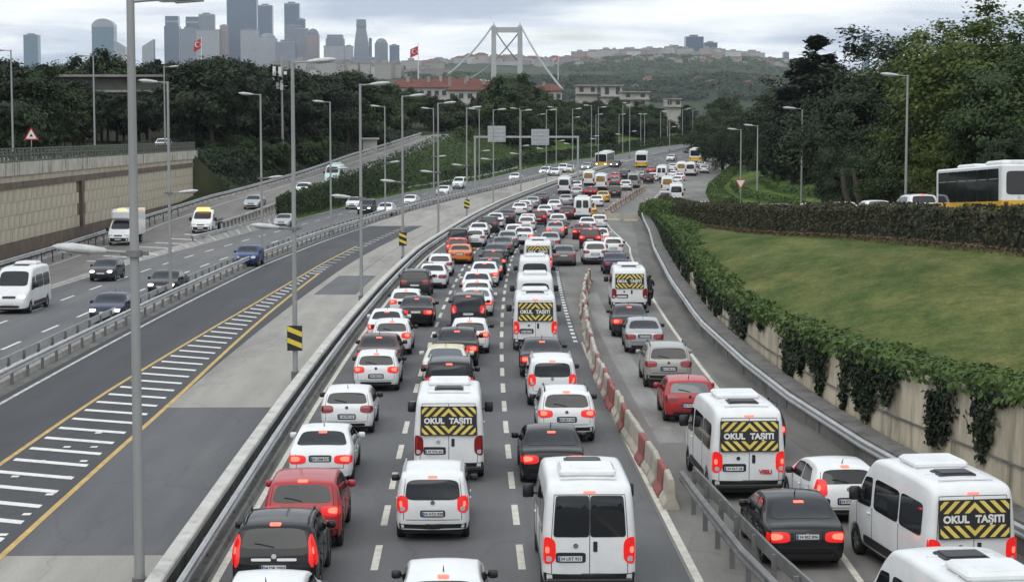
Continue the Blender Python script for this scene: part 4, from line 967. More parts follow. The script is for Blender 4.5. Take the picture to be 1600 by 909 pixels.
def van_extras(s, t, lod, rear, P, lights):
    H_ = s.H
    def ac(): return MB().rbox(.0, 1.15, -.62, .62, 0, .17, .06).rbox(.1, .5, -.35, .35, .16, .19, .01)
    a = put('roof_unit', pmesh(('van', 'ac', 'roof_unit'), [P], ac, False), t, P, (1.9 if rear == 'okul' else .75, 0, H_-.0))
    if lod < 2:
        put('roof_hatch', pmesh(('van', 'roof_hatch'), [BLACK], lambda: MB().rbox(-.02, .62, -.42, .42, 0, .06, .02).rbox(.04, .56, -.36, .36, .05, .085, .01), False), t, None, (.95 if rear == 'okul' else 2.4, 0, H_-.005))
        for sg in (-1, 1): put('sill_trim', pmesh(('van', sg, 'sill_trim'), [BLACK], lambda: MB().add(*side_patch(s, [(1.5, .40), (4.2, .40), (4.2, .62), (1.5, .62)], sg, .012))), t)
        put('door_latch', pmesh(('van', 'door_latch'), [BLACK], lambda: MB().rbox(-.03, 0, -.045, .045, -.11, .11, .012), False), t, None, (-.03, -.12, 1.16))
        put('badge', BADGEM, t, None, (-.035, .30, 1.18))
        for k in range(4): put('roof_rib', pmesh(('van', 'roof_rib'), [P], lambda: MB().rbox(-.03, .03, -.62, .62, -.02, .012, .006), False), t, P, (.5+.75*k, 0, H_+.022))
    put('rear_step', pmesh(('van', 'rear_step'), [BLACK], lambda: MB().rbox(-.10, .05, -.9, .9, .36, .46, .02), False), t)

# ---- other vehicle kinds -------------------------------------------------
def bus(loc, yaw, lod, slope=0., L=12., label_front=False, number=True):
    t = empty('city_bus', loc, (0, -slope, math.pi/2+yaw)); W2 = 1.27; Hh = 3.05; WHT, YL = PAINTS['white'], PAINTS['yellow']
    def rb(m, x0, x1, z0, z1, inset=0., mi=0): return m.rbox(x0, x1, -W2+inset, W2-inset, z0, z1, .09, mi)
    b = MB(); rb(b, 0, L, .95, Hh); b.build('body', WHT, t)
    lo = MB().rbox(-.015, L+.015, -W2-.012, W2+.012, .30, 1.22, .06).build('yellow_skirt', YL, t)
    MB().rbox(.3, L-.3, -W2+.14, W2-.14, .22, .95, .03).build('underbody', BLACK, t)
    for sg in (-1, 1):
        for k in range(6):
            x0 = .55+k*(L-1.0)/6; x1 = x0+(L-1.0)/6-.03
            w = MB().add(*fixed(*rpatch(lambda a, c: Vector(((x0+x1)/2+a*(x1-x0)/2, sg*(W2+.014), 1.98+c*.86)), 30), (0, sg, 0))).build('side_window', GLASS, t)
            MB().box(x0+.15, x1-.15, sg*(W2+.016)-.004, sg*(W2+.016)+.004, 2.28, 2.31).build('vent_bar', STEEL, w)
    MB().add(*fixed(*rpatch(lambda a, c: Vector((-.012, a*1.05, 2.08+c*.62)), 9), (-1, 0, 0))).build('rear_window', GLASS, t)
    MB().add(*fixed(*rpatch(lambda a, c: Vector((L+.012, a*1.15, 1.9+c*.9)), 9), (1, 0, 0))).build('windscreen', GLASS, t)
    for sg in (-1, 1):
        MB().rbox(-.05, 0, sg*1.05-.12, sg*1.05+.12, .75, 1.10, .02).build('tail_light', TAIL_OFF, t)
        MB().rbox(L, L+.05, sg*.95-.18, sg*.95+.18, .62, .82, .02).build('head_light', HEAD_ON, t)
    MB().rbox(1.2, 4.2, -.85, .85, Hh-.02, Hh+.26, .10).build('roof_unit', WHT, t)
    MB().rbox(.15, .9, -.6, .6, Hh-.02, Hh+.22, .06).build('roof_box', WHT, t)
    MB().rbox(6.2, 9.4, -.85, .85, Hh-.02, Hh+.20, .10).build('roof_unit', WHT, t)
    MB().box(-.03, 0, -.35, .35, .42, .56).build('number_plate', PLATE, t)
    if number: flat('lettering', text_mesh('34', .34, TAIL_ON, .01), t, (-.022, -.25, 2.35))
    if number: flat('emblem', text_mesh('O', .2, CHROME, .005), t, (-.03, .35, 1.33))
    wm, rm = wheel_meshes(.48)
    for x in (2.9, L-2.6):
        for sg in (-1, 1): w = put('wheel', wm, t, None, (x, sg*(W2-.10), .48)); put('rim', rm, w)
    return t
def truck(loc, yaw, slope=0., box=True):
    """cab-over light truck seen from the front: box body, or recovery flatbed with beacon bar"""
    t = empty('box_truck' if box else 'recovery_truck', loc, (0, -slope, math.pi/2+yaw)); W_ = PAINTS['white']; Lc = 5.9
    s = SH['van']; ss = SH['van']
    # cab: the front part of the van shell
    cab = s.body(); vs = [Vector(v) for v in cab.v]; keep = [f for f in cab.f if min(vs[i].x for i in f) > 3.5]; cab.f = keep; cab.m = [0]*len(keep)
    k = .86 if not box else .9
    c = cab.build('cab', W_, t, True); c.scale = (1, 1, k)
    MB().rbox(3.45, 3.62, -.93, .93, .6, 2.46*k-.02, .03).build('cab_back', W_, t)
    def ch(nm, me): o = put(nm, me, t); o.scale = (1, 1, k); return o
    ch('windscreen', pmesh(('van', 'windscreen'), [GLASS], lambda: MB().add(*skin_patch(s, s.ws[0], s.ws[1], -.96, .96, .007, True, p=6))))
    for sg in (-1, 1):
        ch('side_window', pmesh(('van', 2, sg, 'side_window'), [GLASS], lambda: MB().add(*side_patch(s, s.side[2], sg, .006))))
        ch('head_light', pmesh(('van', sg, 'off', 'head_light'), [HEAD_OFF], lambda: MB().add(*skin_patch(s, .9, 1.05, sg*.62, sg*1.5, .012, True, p=3))))
        p = s.flank(4.45, 1.45*k, sg, .2); MB().rbox(-.06, .06, -.12, .12, -.15, .2, .03).build('wing_mirror', BLACK, t).location = p
    ch('grille', pmesh(('van', 'grille'), [BLACK], lambda: MB().add(*skin_patch(s, .86, .99, -.48, .48, .012, True, p=6))))
    ch('front_bumper', pmesh(('van', 'front_bumper'), [BLACK], lambda: MB().add(*skin_patch(s, .36, .74, -1.9, 1.9, .014, True, p=9))))
    MB().box(5.74, 5.80, -.26, .26, .52*k, .52*k+.11).build('number_plate', PLATE, t)
    MB().box(-.2, 4.8, -.45, .45, .38, .62).build('chassis', BLACK, t)
    if box:
        MB().rbox(-.3, 3.4, -1.05, 1.05, .75, 3.02, .04).build('cargo_box', W_, t)
        MB().rbox(3.2, 4.4, -.9, .9, 2.16, 2.98, .16).build('wind_deflector', W_, t)
        MB().rbox(3.9, 4.15, -.32, .32, 2.96, 3.12, .03).build('beacon', AMBER, t)
    else:
        MB().rbox(-.6, 3.4, -1.0, 1.0, .78, .92, .03).build('flatbed', STEEL, t)
        for sg in (-1, 1): MB().box(-.5, 3.3, sg*.98-.03, sg*.98+.03, .92, 1.12).build('side_rail', STEEL_D, t)
        MB().rbox(3.3, 3.45, -.95, .95, .9, 2.2, .03).build('headboard', STEEL_D, t)
        MB().rbox(3.95, 4.3, -.62, .62, 2.16, 2.36, .05).build('beacon_bar', AMBER, t)
    wm, rm = wheel_meshes(.36)
    for x in (.9, s.xf):
        for sg in (-1, 1): w = put('wheel', wm, t, None, (x, sg*.86, .36)); put('rim', rm, w)
    return t
# ---------------------------------------------------------------- traffic: (lane, kind, colour, photo x of the rear, 'b' foot / 't' roof, photo y, options)
A, B_, C_, D_ = 'left queue', 'middle queue', 'right queue', 'slip road queue'
LANE = {A: 'left jammed lane', B_: 'middle jammed lane', C_: 'right jammed lane', D_: 'slip road', 'far': 'far merge', 'up': 'upper road', 'on': 'oncoming carriageway', 'ramp': 'side ramp'}
N_ = dict(lights='off')
def chrome_bar(s, t):
    for a, b in ((-.62, -.08), (.08, .62)): put('chrome_strip', MB().add(*skin_patch(s, .93, .985, a, b, .018, p=8)).mesh('chrome_strip', [SIGNW], True), t)
def red_word(s, t):
    flat('lettering', text_mesh('VEELI', .15, SIGNR, .008), t, (-.05, -.45, .80))
rv = random.Random(5)
T = [
 (A,'hatch','white',424,'t',893,{}), (A,'suv','black',434,'b',931,dict(tl_style='tall', extra=chrome_bar, ptxt='34 DR 2005')), (A,'suv','red',476,'b',852,dict(rails=False)), (A,'sedan','white',504,'b',752,{}),
 (A,'hatch','white',544,'b',675,N_), (A,'hatch','white',589,'b',609,{}), (A,'sedan','brown',594,'t',523,{}), (A,'hatch','white',613,'b',553,{}),
 (A,'sedan','white',606,'t',483,{}), (A,'sedan','black',651,'b',509,{}), (A,'hatch','white',636,'t',450,{}), (A,'suv','charcoal',649,'b',465,N_), (A,'sedan','white',676,'b',450,N_),
 (A,'hatch','white',688,'b',431,N_), (A,'sedan','orange',719,'b',412,N_), (A,'hatch','red',715,'t',372,{}), (A,'mpv','black',718,'t',357,N_), (A,'hatch','white',741,'b',387,N_),
 (A,'sedan','white',749,'t',349,N_), (A,'suv','charcoal',764,'b',364,N_), (A,'sedan','white',774,'b',356,N_), (A,'sedan','charcoal',792,'b',349,N_), (A,'sedan','white',812,'b',336,N_),
 (A,'hatch','white',821,'t',313,N_), (A,'sedan','silver',832,'b',325,N_), (A,'sedan','charcoal',845,'b',318,N_), (A,'van','white',882,'b',303,N_), (A,'sedan','white',902,'t',283,N_),
 (B_,'hatch','white',694,'t',875,{}), (B_,'mpv','white',677,'b',838,dict(scale=(1, 1, .95), ptxt='34 ATZ 838')), (B_,'van','white',702,'b',744,dict(rear='okul', lights='off')), (B_,'mpv','black',703,'t',556,{}),
 (B_,'sedan','cream',697,'t',539,dict(roof='pale', lights='off', sky_tone='pale')), (B_,'sedan','black',714,'b',571,{}), (B_,'hatch','white',734,'b',551,{}), (B_,'mpv','charcoal',732,'b',511,{}), (B_,'sedan','white',745,'t',449,dict(sky_tone='pale')),
 (B_,'hatch','white',746,'t',436,{}), (B_,'sedan','white',746,'t',426,{}), (B_,'sedan','white',757,'b',447,{}), (B_,'sedan','charcoal',765,'b',438,{}), (B_,'suv','black',771,'b',429,{}),
 (B_,'sedan','dark blue',775,'t',380,N_), (B_,'sedan','grey',785,'b',399,N_), (B_,'sedan','silver',793,'b',388,N_), (B_,'sedan','white',818,'b',382,{}), (B_,'hatch','white',804,'t',351,N_),
 (B_,'hatch','white',823,'b',362,N_), (B_,'hatch','dark red',842,'b',351,{}), (B_,'sedan','white',825,'t',334,{}), (B_,'sedan','white',852,'t',320,N_), (B_,'sedan','white',866,'b',331,N_), (B_,'sedan','silver',884,'b',322,N_),
 (B_,'sedan','silver',901,'b',308,N_), (B_,'van','white',920,'b',291,dict(rear='brown', lights='off')), (B_,'sedan','dark red',924,'t',291,{}),
 (C_,'van','white',921,'b',936,dict(rear='split', ns=1, ptxt='34 LRT 921')), (C_,'sedan','black',862,'b',752,{}), (C_,'suv','white',884,'b',688,{}), (C_,'mpv','white',862,'b',632,{}), (C_,'sedan','charcoal',846,'t',528,{}),
 (C_,'van','white',836,'b',546,dict(rear='okul')), (C_,'van','white',836,'t',430,N_), (C_,'van','white',836,'t',399,N_), (C_,'van','white',841,'t',374,dict(rear='okul')), (C_,'sedan','grey',881,'b',415,N_),
 (C_,'sedan','silver',860,'t',364,N_), (C_,'sedan','maroon',871,'b',370,{}), (C_,'sedan','silver',868,'t',347,{}), (C_,'hatch','white',872,'t',334,N_), (C_,'sedan','maroon',886,'b',343,N_),
 (C_,'van','white',910,'b',343,dict(rear='two', lights='off')), (C_,'sedan','yellow',921,'t',319,N_), (C_,'sedan','white',932,'b',323,N_), (C_,'sedan','yellow',942,'b',316,N_), (C_,'van','white',939,'b',297,dict(rear='brown', lights='off')),
 (C_,'suv','charcoal',960,'b',309,N_), (C_,'sedan','grey',960,'b',290,{}), (C_,'sedan','red',962,'t',270,{}), (C_,'suv','white',978,'b',298,N_), (C_,'van','pale grey',990,'b',294,N_), (C_,'suv','charcoal',977,'t',265,N_),
 (D_,'van','white',1550,'t',889,dict(rear='two', yaw=6)), (D_,'van','white',1519,'b',938,dict(rear='okul', yaw=7, ns=1)), (D_,'sedan','black',1251,'b',879,dict(yaw=.8, ptxt='34 BIZ 896')), (D_,'hatch','white',1318,'b',812,dict(yaw=3.5, tl_style='tall')),
 (D_,'van','white',1162,'b',772,dict(rear='okul', yaw=1.5, extra=red_word)), (D_,'suv','charcoal',1188,'b',728,dict(yaw=1)), (D_,'hatch','red',1075,'b',657,dict(lights='off', sky_tone='pale', yaw=-1)), (D_,'suv','pale grey',1042,'b',604,dict(lights='off', yaw=-1)),
 (D_,'sedan','silver',1005,'b',550,dict(lights='off', yaw=-1.5)), (D_,'sedan','charcoal',983,'b',525,dict(yaw=-1)), (D_,'van','white',982,'b',485,dict(rear='okul', lights='off', yaw=-1)), (D_,'sedan','dark blue',962,'b',428,dict(lights='off', yaw=1)),
 (D_,'suv','white',930,'b',413,dict(lights='off', yaw=2, rails=False)), (D_,'hatch','white',958,'b',399,N_), (D_,'suv','dark red',922,'b',389,{}), (D_,'sedan','white',937,'t',357,{}), (D_,'sedan','dark red',909,'b',374,{}),
 (D_,'hatch','white',936,'b',357,N_), (D_,'sedan','white',918,'t',339,N_),
 ('far','suv','black',1013,'b',287,N_), ('far','sedan','red',1018,'t',260,N_), ('far','van','white',1031,'b',283,dict(rear='two', lights='off')), ('far','van','white',1062,'b',275,dict(rear='brown', lights='off')),
 ('far','sedan','white',1062,'b',283,{}), ('far','sedan','white',1048,'t',263,N_), ('far','sedan','white',1048,'t',268,N_), ('far','sedan','silver',1038,'t',257,N_), ('far','sedan','white',1050,'t',256,N_), ('far','sedan','white',1061,'t',255,N_),
 ('far','van','white',1081,'t',254,N_), ('far','sedan','white',1083,'b',273,N_), ('far','suv','white',1100,'t',258,N_), ('far','sedan','silver',1096,'t',252,N_), ('far','van','white',1043,'b',302,dict(rear='brown', lights='off')),
 ('far','van','white',1057,'b',315,N_), ('far','sedan','white',1047,'t',308,N_), ('far','hatch','blue',1047,'b',332,N_), ('far','sedan','white',1069,'t',315,N_), ('far','mpv','silver',1039,'b',319,N_), ('far','sedan','white',1058,'b',289,N_),
 ('far','sedan','silver',1000,'t',268,N_), ('far','hatch','white',1021,'t',270,N_),
 ('on','van','white',20,'b',489,dict(lights='head')), ('on','hatch','charcoal',161,'b',439,dict(lights='head')), ('on','sedan','black',255,'b',461,dict(lights='head')), ('on','sedan','dark blue',168,'b',503,dict(lights='head')),
 ('on','hatch','blue',385,'b',416,{}), ('on','sedan','silver',441,'b',357,{}), ('on','mpv','black',570,'b',335,dict(lights='head')), ('on','sedan','white',551,'b',327,{}), ('on','sedan','white',599,'t',319,{}),
 ('on','sedan','white',638,'b',323,{}), ('on','sedan','white',691,'b',306,{}), ('on','mpv','white',715,'b',295,{}), ('on','sedan','white',803,'b',284,{}), ('on','suv','white',850,'b',275,dict(lights='head')), ('on','sedan','white',866,'b',275,{}),
 ('on','suv','white',878,'b',270,{}), ('on','sedan','cream',889,'b',270,{}), ('on','sedan','silver',915,'b',266,dict(lights='head')), ('on','sedan','charcoal',960,'b',262,dict(lights='head')), ('on','sedan','white',1047,'b',252,{}),
 ('ramp','sedan','silver',394,'b',327,{}), ('ramp','sedan','white',472,'b',306,{}), ('ramp','van','teal',519,'b',288,{}),
]
KN = {'sedan': 'sedan', 'hatch': 'hatchback', 'suv': 'SUV', 'mpv': 'people carrier', 'van': 'minibus van'}
placed = []
for (lane, kind, colour, px, mode, py, op) in T:
    op = dict(op); s = SH[kind]; yaw = op.pop('yaw', None); zf = zramp if lane == 'ramp' else zr
    front = lane in ('on', 'ramp')
    x, y = gp(px, py, 0 if mode == 'b' else s.H, zf)
    if mode == 't' and not front: y -= s.L*(.42 if kind != 'van' else .3)/KY; x -= dcx(y)*s.L*.42
    if mode == 'b' and not op.pop('ns', False): d_ = (s.wheels[1] if front else s.wheels[0])*.9/KY; y -= d_; x -= dcx(y)*d_*KY
    hd = -math.atan(dcx(y, -22 if lane == 'on' else 0)) if lane != 'ramp' else -math.atan((xrampr(y+3)-xrampr(y-3))/6/KY)
    if yaw is not None: hd += R(yaw)
    if lane == 'far' and x > XU(0, y)+13: hd = -math.atan((xup(y+5)-xup(y-5))/10/KY)
    sl = math.atan((zf(y+2)-zf(y-2))/4/KY)
    if front: hd += math.pi; sl = -sl; fx, fy = -math.sin(hd), math.cos(hd); x -= fx*s.L; y -= fy*s.L/KY   # given pixel is the nose
    placed.append([lane, kind, colour, x, y, zf(y), hd, sl, front, op])
# keep queueing cars from overlapping along their lane
for lane in (A, B_, C_, D_, 'far', 'on'):
    L_ = sorted([p for p in placed if p[0] == lane], key=lambda p: p[4])
    for i, p in enumerate(L_):
        for q in L_[i+1:]:
            if abs((q[3]-XU(0, q[4]))-(p[3]-XU(0, p[4]))) < 1.75 and not p[8]:
                need = p[4]+(SH[p[1]].L+.35)/KY
                if q[4] < need: d = need-q[4]; q[3] += dcx(q[4])*d*KY; q[4] = need; q[5] = zr(need); q[6] = q[6] if lane == 'far' else -math.atan(dcx(need))+(q[6]+math.atan(dcx(need-d)))
from collections import Counter
cnt = Counter()
for p in sorted(placed, key=lambda p: p[4]):
    lane, kind, colour, x, y, z, hd, sl, front, op = p
    lod = 0 if y < 75 else 1 if y < 150 else 2
    scl = op.pop('scale', None) or ((1, 1, 1) if y < 60 else (1, rv.uniform(.96, 1.02), rv.uniform(.97, 1.05)) if kind != 'van' else (1, 1, rv.uniform(.97, 1.04)))
    o = vehicle(kind, colour, (x, y, z+.003), hd, lod, slope=sl, front=front, scale=scl, **op)
    k = cnt[lane]; cnt[lane] += 1
    note = ' with chevron board' if op.get('rear') == 'okul' else ' with lit brake lights' if op.get('lights', 'brake') == 'brake' and not front else ''
    tag(o, f'{colour} {KN[kind]}{note}, {nth(k)} from the camera on the {LANE[lane]}', {'sedan': 'car', 'hatch': 'car', 'suv': 'suv', 'mpv': 'car', 'van': 'van'}[kind], {A: 'vehicles queueing in the left lane', B_: 'vehicles queueing in the middle lane', C_: 'vehicles queueing in the right lane', D_: 'vehicles on the slip road', 'far': 'vehicles at the far merge', 'on': 'oncoming vehicles', 'ramp': 'vehicles on the ramp'}[lane])
# upper road: roofs over the hedge, and the city bus
ups = [(86.5, 'suv', 'white', 'lit'), (93, 'sedan', 'white', ''), (99, 'sedan', 'white', 'lit'), (105.5, 'hatch', 'white', ''), (113, 'sedan', 'charcoal', 'lit'), (121, 'sedan', 'white', 'lit'), (129, 'hatch', 'white', ''), (137, 'sedan', 'silver', ''), (146, 'sedan', 'white', '')]
for i, (y, kind, colour, li) in enumerate(ups):
    hd = -math.atan((xup(y+4)-xup(y-1))/5/KY); sl = math.atan((zup(y+4)-zup(y))/4/KY)
    o = vehicle(kind, colour, (xup(y)-1.9, y, zup(y)+.02), hd, 1, slope=sl, lights='brake' if li else 'off')
    tag(o, f'{colour} {KN[kind]} half hidden behind the hedge, {ordn[i]} ahead of the city bus', 'car', 'cars on the upper road behind the hedge')
y = 76.5; sl = math.atan((zup(y+9)-zup(y))/9/KY)
o = bus((29.1, y, zup(y)+.03), R(2.5), 0, sl); tag(o, 'white and yellow city bus with dark windows behind the hedge at right edge', 'bus')
for i, (px, py, dx) in enumerate([(1002, 262, 0), (1086, 254, 0)]):
    x, y = gp(px, py); o = bus((x, y, zr(y)+.003), -math.atan(dcx(y))*(.5 if i == 0 else 1), 2, math.atan(.03), number=False)
    tag(o, ['white and yellow city bus on the far bend behind the queue', 'farthest yellow and white bus at the bend beside the right trees'][i], 'bus')
x, y = gp(939, 259); hd = -math.atan(dcx(y))+math.pi; o = bus((x+math.sin(hd)*12, y-math.cos(hd)*12/KY, zr(y)+.003), hd, 2, -math.atan(.03), number=False)
tag(o, 'white coach coming towards us on the far oncoming carriageway', 'bus')
for (px, py, bx, lab) in ((184, 384, True, 'white box truck with amber beacon on the side ramp by the wall'), (313, 365, False, 'white flatbed recovery truck with amber light bar at the ramp gore')):
    x, y = gp(px, py, 0, zramp); hd = math.pi-.06; o = truck((x+math.sin(hd)*5.8, y-math.cos(hd)*5.8/KY, zramp(y+4.5)+.01), hd, math.atan((zramp(y)-zramp(y+4.5))/5.8), bx); tag(o, lab, 'truck')
o = vehicle('hatch', 'white', (-38.5, 188, 7.75), math.pi, 1, lights='off', front=True); tag(o, 'white hatchback on the upper left road beside the trees', 'car')
# motorcycle and rider beside the school van on the slip road
x, y = gp(1016, 478); mc = empty('motorcycle', (x, y, 0), (0, 0, math.pi/2)); tag(mc, 'dark motorcycle beside the school van on the slip road', 'motorcycle')
wm, rm = wheel_meshes(.31)
for xx in (.35, 1.65): w = put('wheel', wm, mc, None, (xx, 0, .31)); w.scale = (1, .55, 1); put('rim', rm, w)
MB().rbox(.45, 1.55, -.13, .13, .38, .78, .06).build('engine', BLACK, mc); MB().rbox(.25, 1.0, -.15, .15, .76, .88, .04).build('seat', BLACKG, mc); MB().rbox(.95, 1.4, -.16, .16, .8, 1.02, .07).build('fuel_tank', PAINTS['dark red'], mc)
MB().tube([(1.65, 0, .31), (1.42, 0, .98)], .04, 6).build('fork', CHROME, mc); MB().tube([(1.36, -.36, 1.08), (1.45, 0, 1.04), (1.36, .36, 1.08)], .02, 6).build('handlebar', BLACK, mc)
MB().rbox(.16, .22, -.09, .09, .74, .86, .02).build('tail_light', TAIL_OFF, mc)
pr = empty('person', (x, y, 0), (0, 0, math.pi/2)); tag(pr, 'rider in dark jacket and helmet sitting on the motorcycle', 'person')
def skinfig(edges, pts, rad, name, mat_, parent):
    me = bpy.data.meshes.new(name); me.from_pydata(pts, edges, []); o = link(name, me, mat_, parent)
    md = o.modifiers.new('skin', 'SKIN'); 
    if not me.skin_vertices: me.attributes
    o.modifiers.new('sub', 'SUBSURF').levels = 1; o.modifiers['sub'].render_levels = 1
    return o, md
body = MB()   # one continuous rider: torso, arms, legs as welded tapering limbs
def limb(path, rr): body.tube(path, rr, 10)
limb([(.55, 0, .86), (.56, 0, .98), (.66, 0, 1.22), (.74, 0, 1.42), (.78, 0, 1.50)], [.17, .18, .17, .19, .08])
for sg in (-1, 1):
    limb([(.74, sg*.17, 1.42), (.90, sg*.27, 1.22), (1.16, sg*.32, 1.12), (1.34, sg*.33, 1.10)], [.075, .06, .05, .04])
    limb([(.58, sg*.11, .92), (1.02, sg*.22, .84), (.98, sg*.20, .46), (1.08, sg*.20, .36)], [.10, .085, .065, .05])
limb([(.78, 0, 1.48), (.80, 0, 1.58)], [.065, .06])
bo = body.build('body', mat('rider_cloth', (.02, .02, .024), .8), pr, True)
hm = bmesh.new(); bmesh.ops.create_uvsphere(hm, u_segments=16, v_segments=10, radius=.145); bmesh.ops.translate(hm, verts=hm.verts, vec=(.82, 0, 1.66)); me = bpy.data.meshes.new('helmet'); hm.to_mesh(me); hm.free(); me.polygons.foreach_set('use_smooth', [True]*len(me.polygons)); link('helmet', me, BLACKG, pr)
# ---------------------------------------------------------------- vegetation
rng = np.random.default_rng(11)
def leaf_mesh(name, C, N_, size, mat_, squash=1.):
    """one folded leaf-clump card (2 quads) per point C with normal N_"""
    n = len(C); N_ = N_ + rng.normal(0, .55, (n, 3)); N_ /= np.linalg.norm(N_, axis=1, keepdims=True)+1e-9
    a = np.cross(N_, rng.normal(0, 1, (n, 3))); a /= np.linalg.norm(a, axis=1, keepdims=True)+1e-9; b = np.cross(N_, a)
    s = (size*rng.uniform(.6, 1.3, n))[:, None]
    V = np.empty((n, 4, 3)); V[:, 0] = C - a*s*.5; V[:, 1] = C - b*s*.32 + N_*s*.12; V[:, 2] = C + a*s*.5; V[:, 3] = C + b*s*.32 + N_*s*.12
    me = bpy.data.meshes.new(name); me.vertices.add(4*n); me.vertices.foreach_set('co', V.reshape(-1))
    idx = np.arange(4*n, dtype=np.int32); me.loops.add(4*n); me.loops.foreach_set('vertex_index', idx)
    me.polygons.add(n); me.polygons.foreach_set('loop_start', np.arange(0, 4*n, 4, dtype=np.int32)); me.polygons.foreach_set('loop_total', np.full(n, 4, dtype=np.int32))
    me.materials.append(mat_); me.update(calc_edges=True); return me
def crown_points(h, r, kind, nc, per):
    """leaf positions: fuzzy clusters at the branch tips of an uneven crown"""
    Cs = []; off = rng.uniform(0, 50)
    for i in range(nc):
        d = rng.normal(0, 1, 3); d /= np.linalg.norm(d)
        lump = 1+.55*mnoise.noise((d[0]*1.7+off, d[1]*1.7, d[2]*1.7))
        q = (rng.uniform(.72, 1.0) if rng.random() < .72 else rng.uniform(.15, .7))*lump
        if kind == 'round': c = np.array([d[0]*r*q, d[1]*r*q, h*.60+d[2]*h*.36*q]); s = r*rng.uniform(.15, .27)
        elif kind == 'bush': c = np.array([d[0]*r*q, d[1]*r*q, h*.42+d[2]*h*.45*q]); s = r*rng.uniform(.16, .28)
        elif kind == 'wide': c = np.array([d[0]*r*q, d[1]*r*q, h*.53+d[2]*h*.43*q]); s = r*rng.uniform(.10, .20)
        elif kind == 'umbrella': c = np.array([d[0]*r*q, d[1]*r*q, h*.86+d[2]*h*.09*q-h*.10*(d[0]**2+d[1]**2)*q*q]); s = r*rng.uniform(.15, .24)
        else:
            t = rng.random()**.8; a_ = rng.uniform(0, 6.28); rr = r*(1-t)**.75*rng.uniform(.35, 1.05); c = np.array([rr*math.cos(a_), rr*math.sin(a_), h*(.1+.88*t)]); s = r*rng.uniform(.16, .3)*(1-.5*t)
        k = int(per*rng.uniform(.6, 1.4)); P_ = rng.normal(0, 1, (k, 3))*np.array([s, s, s*.62])*.62+c; Cs.append(P_)
    C = np.concatenate(Cs); ctr = np.array([0, 0, h*.45]); N = C-ctr; N /= np.linalg.norm(N, axis=1, keepdims=True)+1e-9; N[:, 2] += .5
    return C, N
def trunk_mesh(h, r, kind):
    m = MB(); top = h*(.55 if kind != 'umbrella' else .84); r0 = .05+.018*h
    m.tube([(0, 0, -.3), (.05*h*.1, 0, top*.4), (-.03*h*.1, .05, top*.8), (0, 0, top)], [r0*1.25, r0, r0*.75, r0*.4], 8)
    for i in range(6):
        a = i*1.05+.3; z = top*(.55+.07*i); m.tube([(0, 0, z), (r*.3*math.cos(a), r*.3*math.sin(a), z+h*.08), (r*.65*math.cos(a), r*.65*math.sin(a), z+h*.17)], [r0*.5, r0*.32, r0*.12], 6)
    return m.mesh('trunk', [BARK], True)
TREES = {}
def proto(key, h, r, kind, leaf, nc, per, size):
    Cc, Nn = crown_points(h, r, kind, nc, per); TREES[key] = (leaf_mesh('crown', Cc, Nn, size, LEAF[leaf]), trunk_mesh(h, r, kind), h, r)
for i in range(4): proto(f'dark{i}', 11, 4.0, 'round', 'dark', 75, 125, .46)
for i in range(4): proto(f'mid{i}', 10, 3.8, 'round', 'mid', 75, 125, .46)
for i in range(2): proto(f'pine{i}', 12, 4.0, 'umbrella', 'pine', 55, 150, .40)
for i in range(2): proto(f'cone{i}', 11, 2.3, 'cone', 'pine', 80, 110, .36)
for i in range(2): proto(f'bush{i}', 4, 2.8, 'bush', ('dark', 'mid')[i], 55, 110, .42)
proto('bright0', 5, 2.4, 'bush', 'bright', 50, 110, .34)
for i in range(2): proto(f'bigdark{i}', 13, 6.0, 'wide', 'dark', 190, 120, .34)
for i in range(2): proto(f'bigmid{i}', 13, 5.8, 'wide', 'mid', 190, 120, .34)
proto('bigbright', 14, 6.0, 'wide', 'bright', 210, 120, .33)
def tree(key, x, y, z, h, label, group, rs=1., lean=0.):
    cm, tm, h0, r0 = TREES[key]; t = empty('pine_tree' if key.startswith(('pine', 'cone')) else 'bush' if key.startswith(('bush', 'bright0')) else 'tree', (x, y, z-.1), (0, lean, rng.uniform(0, 6.28) if not lean else 0)); k = h/h0; t.scale = (k*rs, k*rs, k)
    link('trunk', tm, None, t); link('crown', cm, None, t); tag(t, label, 'bush' if key.startswith(('bush', 'bright0')) else 'tree', group); return t
TOP = [(-60, 92), (0, 78), (40, 92), (90, 96), (130, 82), (160, 72), (200, 88), (300, 92), (350, 84), (400, 95), (450, 104), (490, 100), (545, 99), (575, 118), (620, 132), (700, 152), (760, 140), (785, 115), (830, 120), (850, 150), (900, 158), (945, 148), (1000, 160), (1040, 165), (1075, 152), (1110, 150), (1160, 150), (1240, 150)]
def okspot(x, y):
    if x < -46 and y > 120: return True
    if y > 196 and x < xrampl(y)-5: return True
    return False
trees_n = 0
def by_profile(n, px0, px1, Y0, Y1, kinds, label, group, low=(0, 45), avoid=okspot, hmin=5, hmax=17):
    global trees_n; k = 0; tries = 0
    while k < n and tries < n*30:
        tries += 1; px = rng.uniform(px0, px1); Y = rng.uniform(Y0, Y1); p = at(px, 200, Y); x = p.x
        if not avoid(x, Y): continue
        z = ground_z(x, Y); top = lerp_tab(TOP, px) + rng.uniform(*low)*(1 if rng.random() < .75 else .1)
        h = at(px, top, Y).z - z
        if h < hmin or h > hmax: h = min(max(h, hmin), hmax) if at(px, top, Y).z - z > hmin else 0
        if not h: continue
        tree(kinds[rng.integers(len(kinds))], x, Y, z, h, label, group, rng.uniform(.85, 1.15)); k += 1; trees_n += 1
DK = ['dark0', 'dark1', 'dark2', 'dark3', 'mid0', 'dark1', 'pine1', 'cone0', 'dark2', 'mid3', 'cone1']
MK = ['mid0', 'mid1', 'mid2', 'dark0', 'dark1', 'dark2', 'mid3', 'cone1', 'mid0', 'dark3']
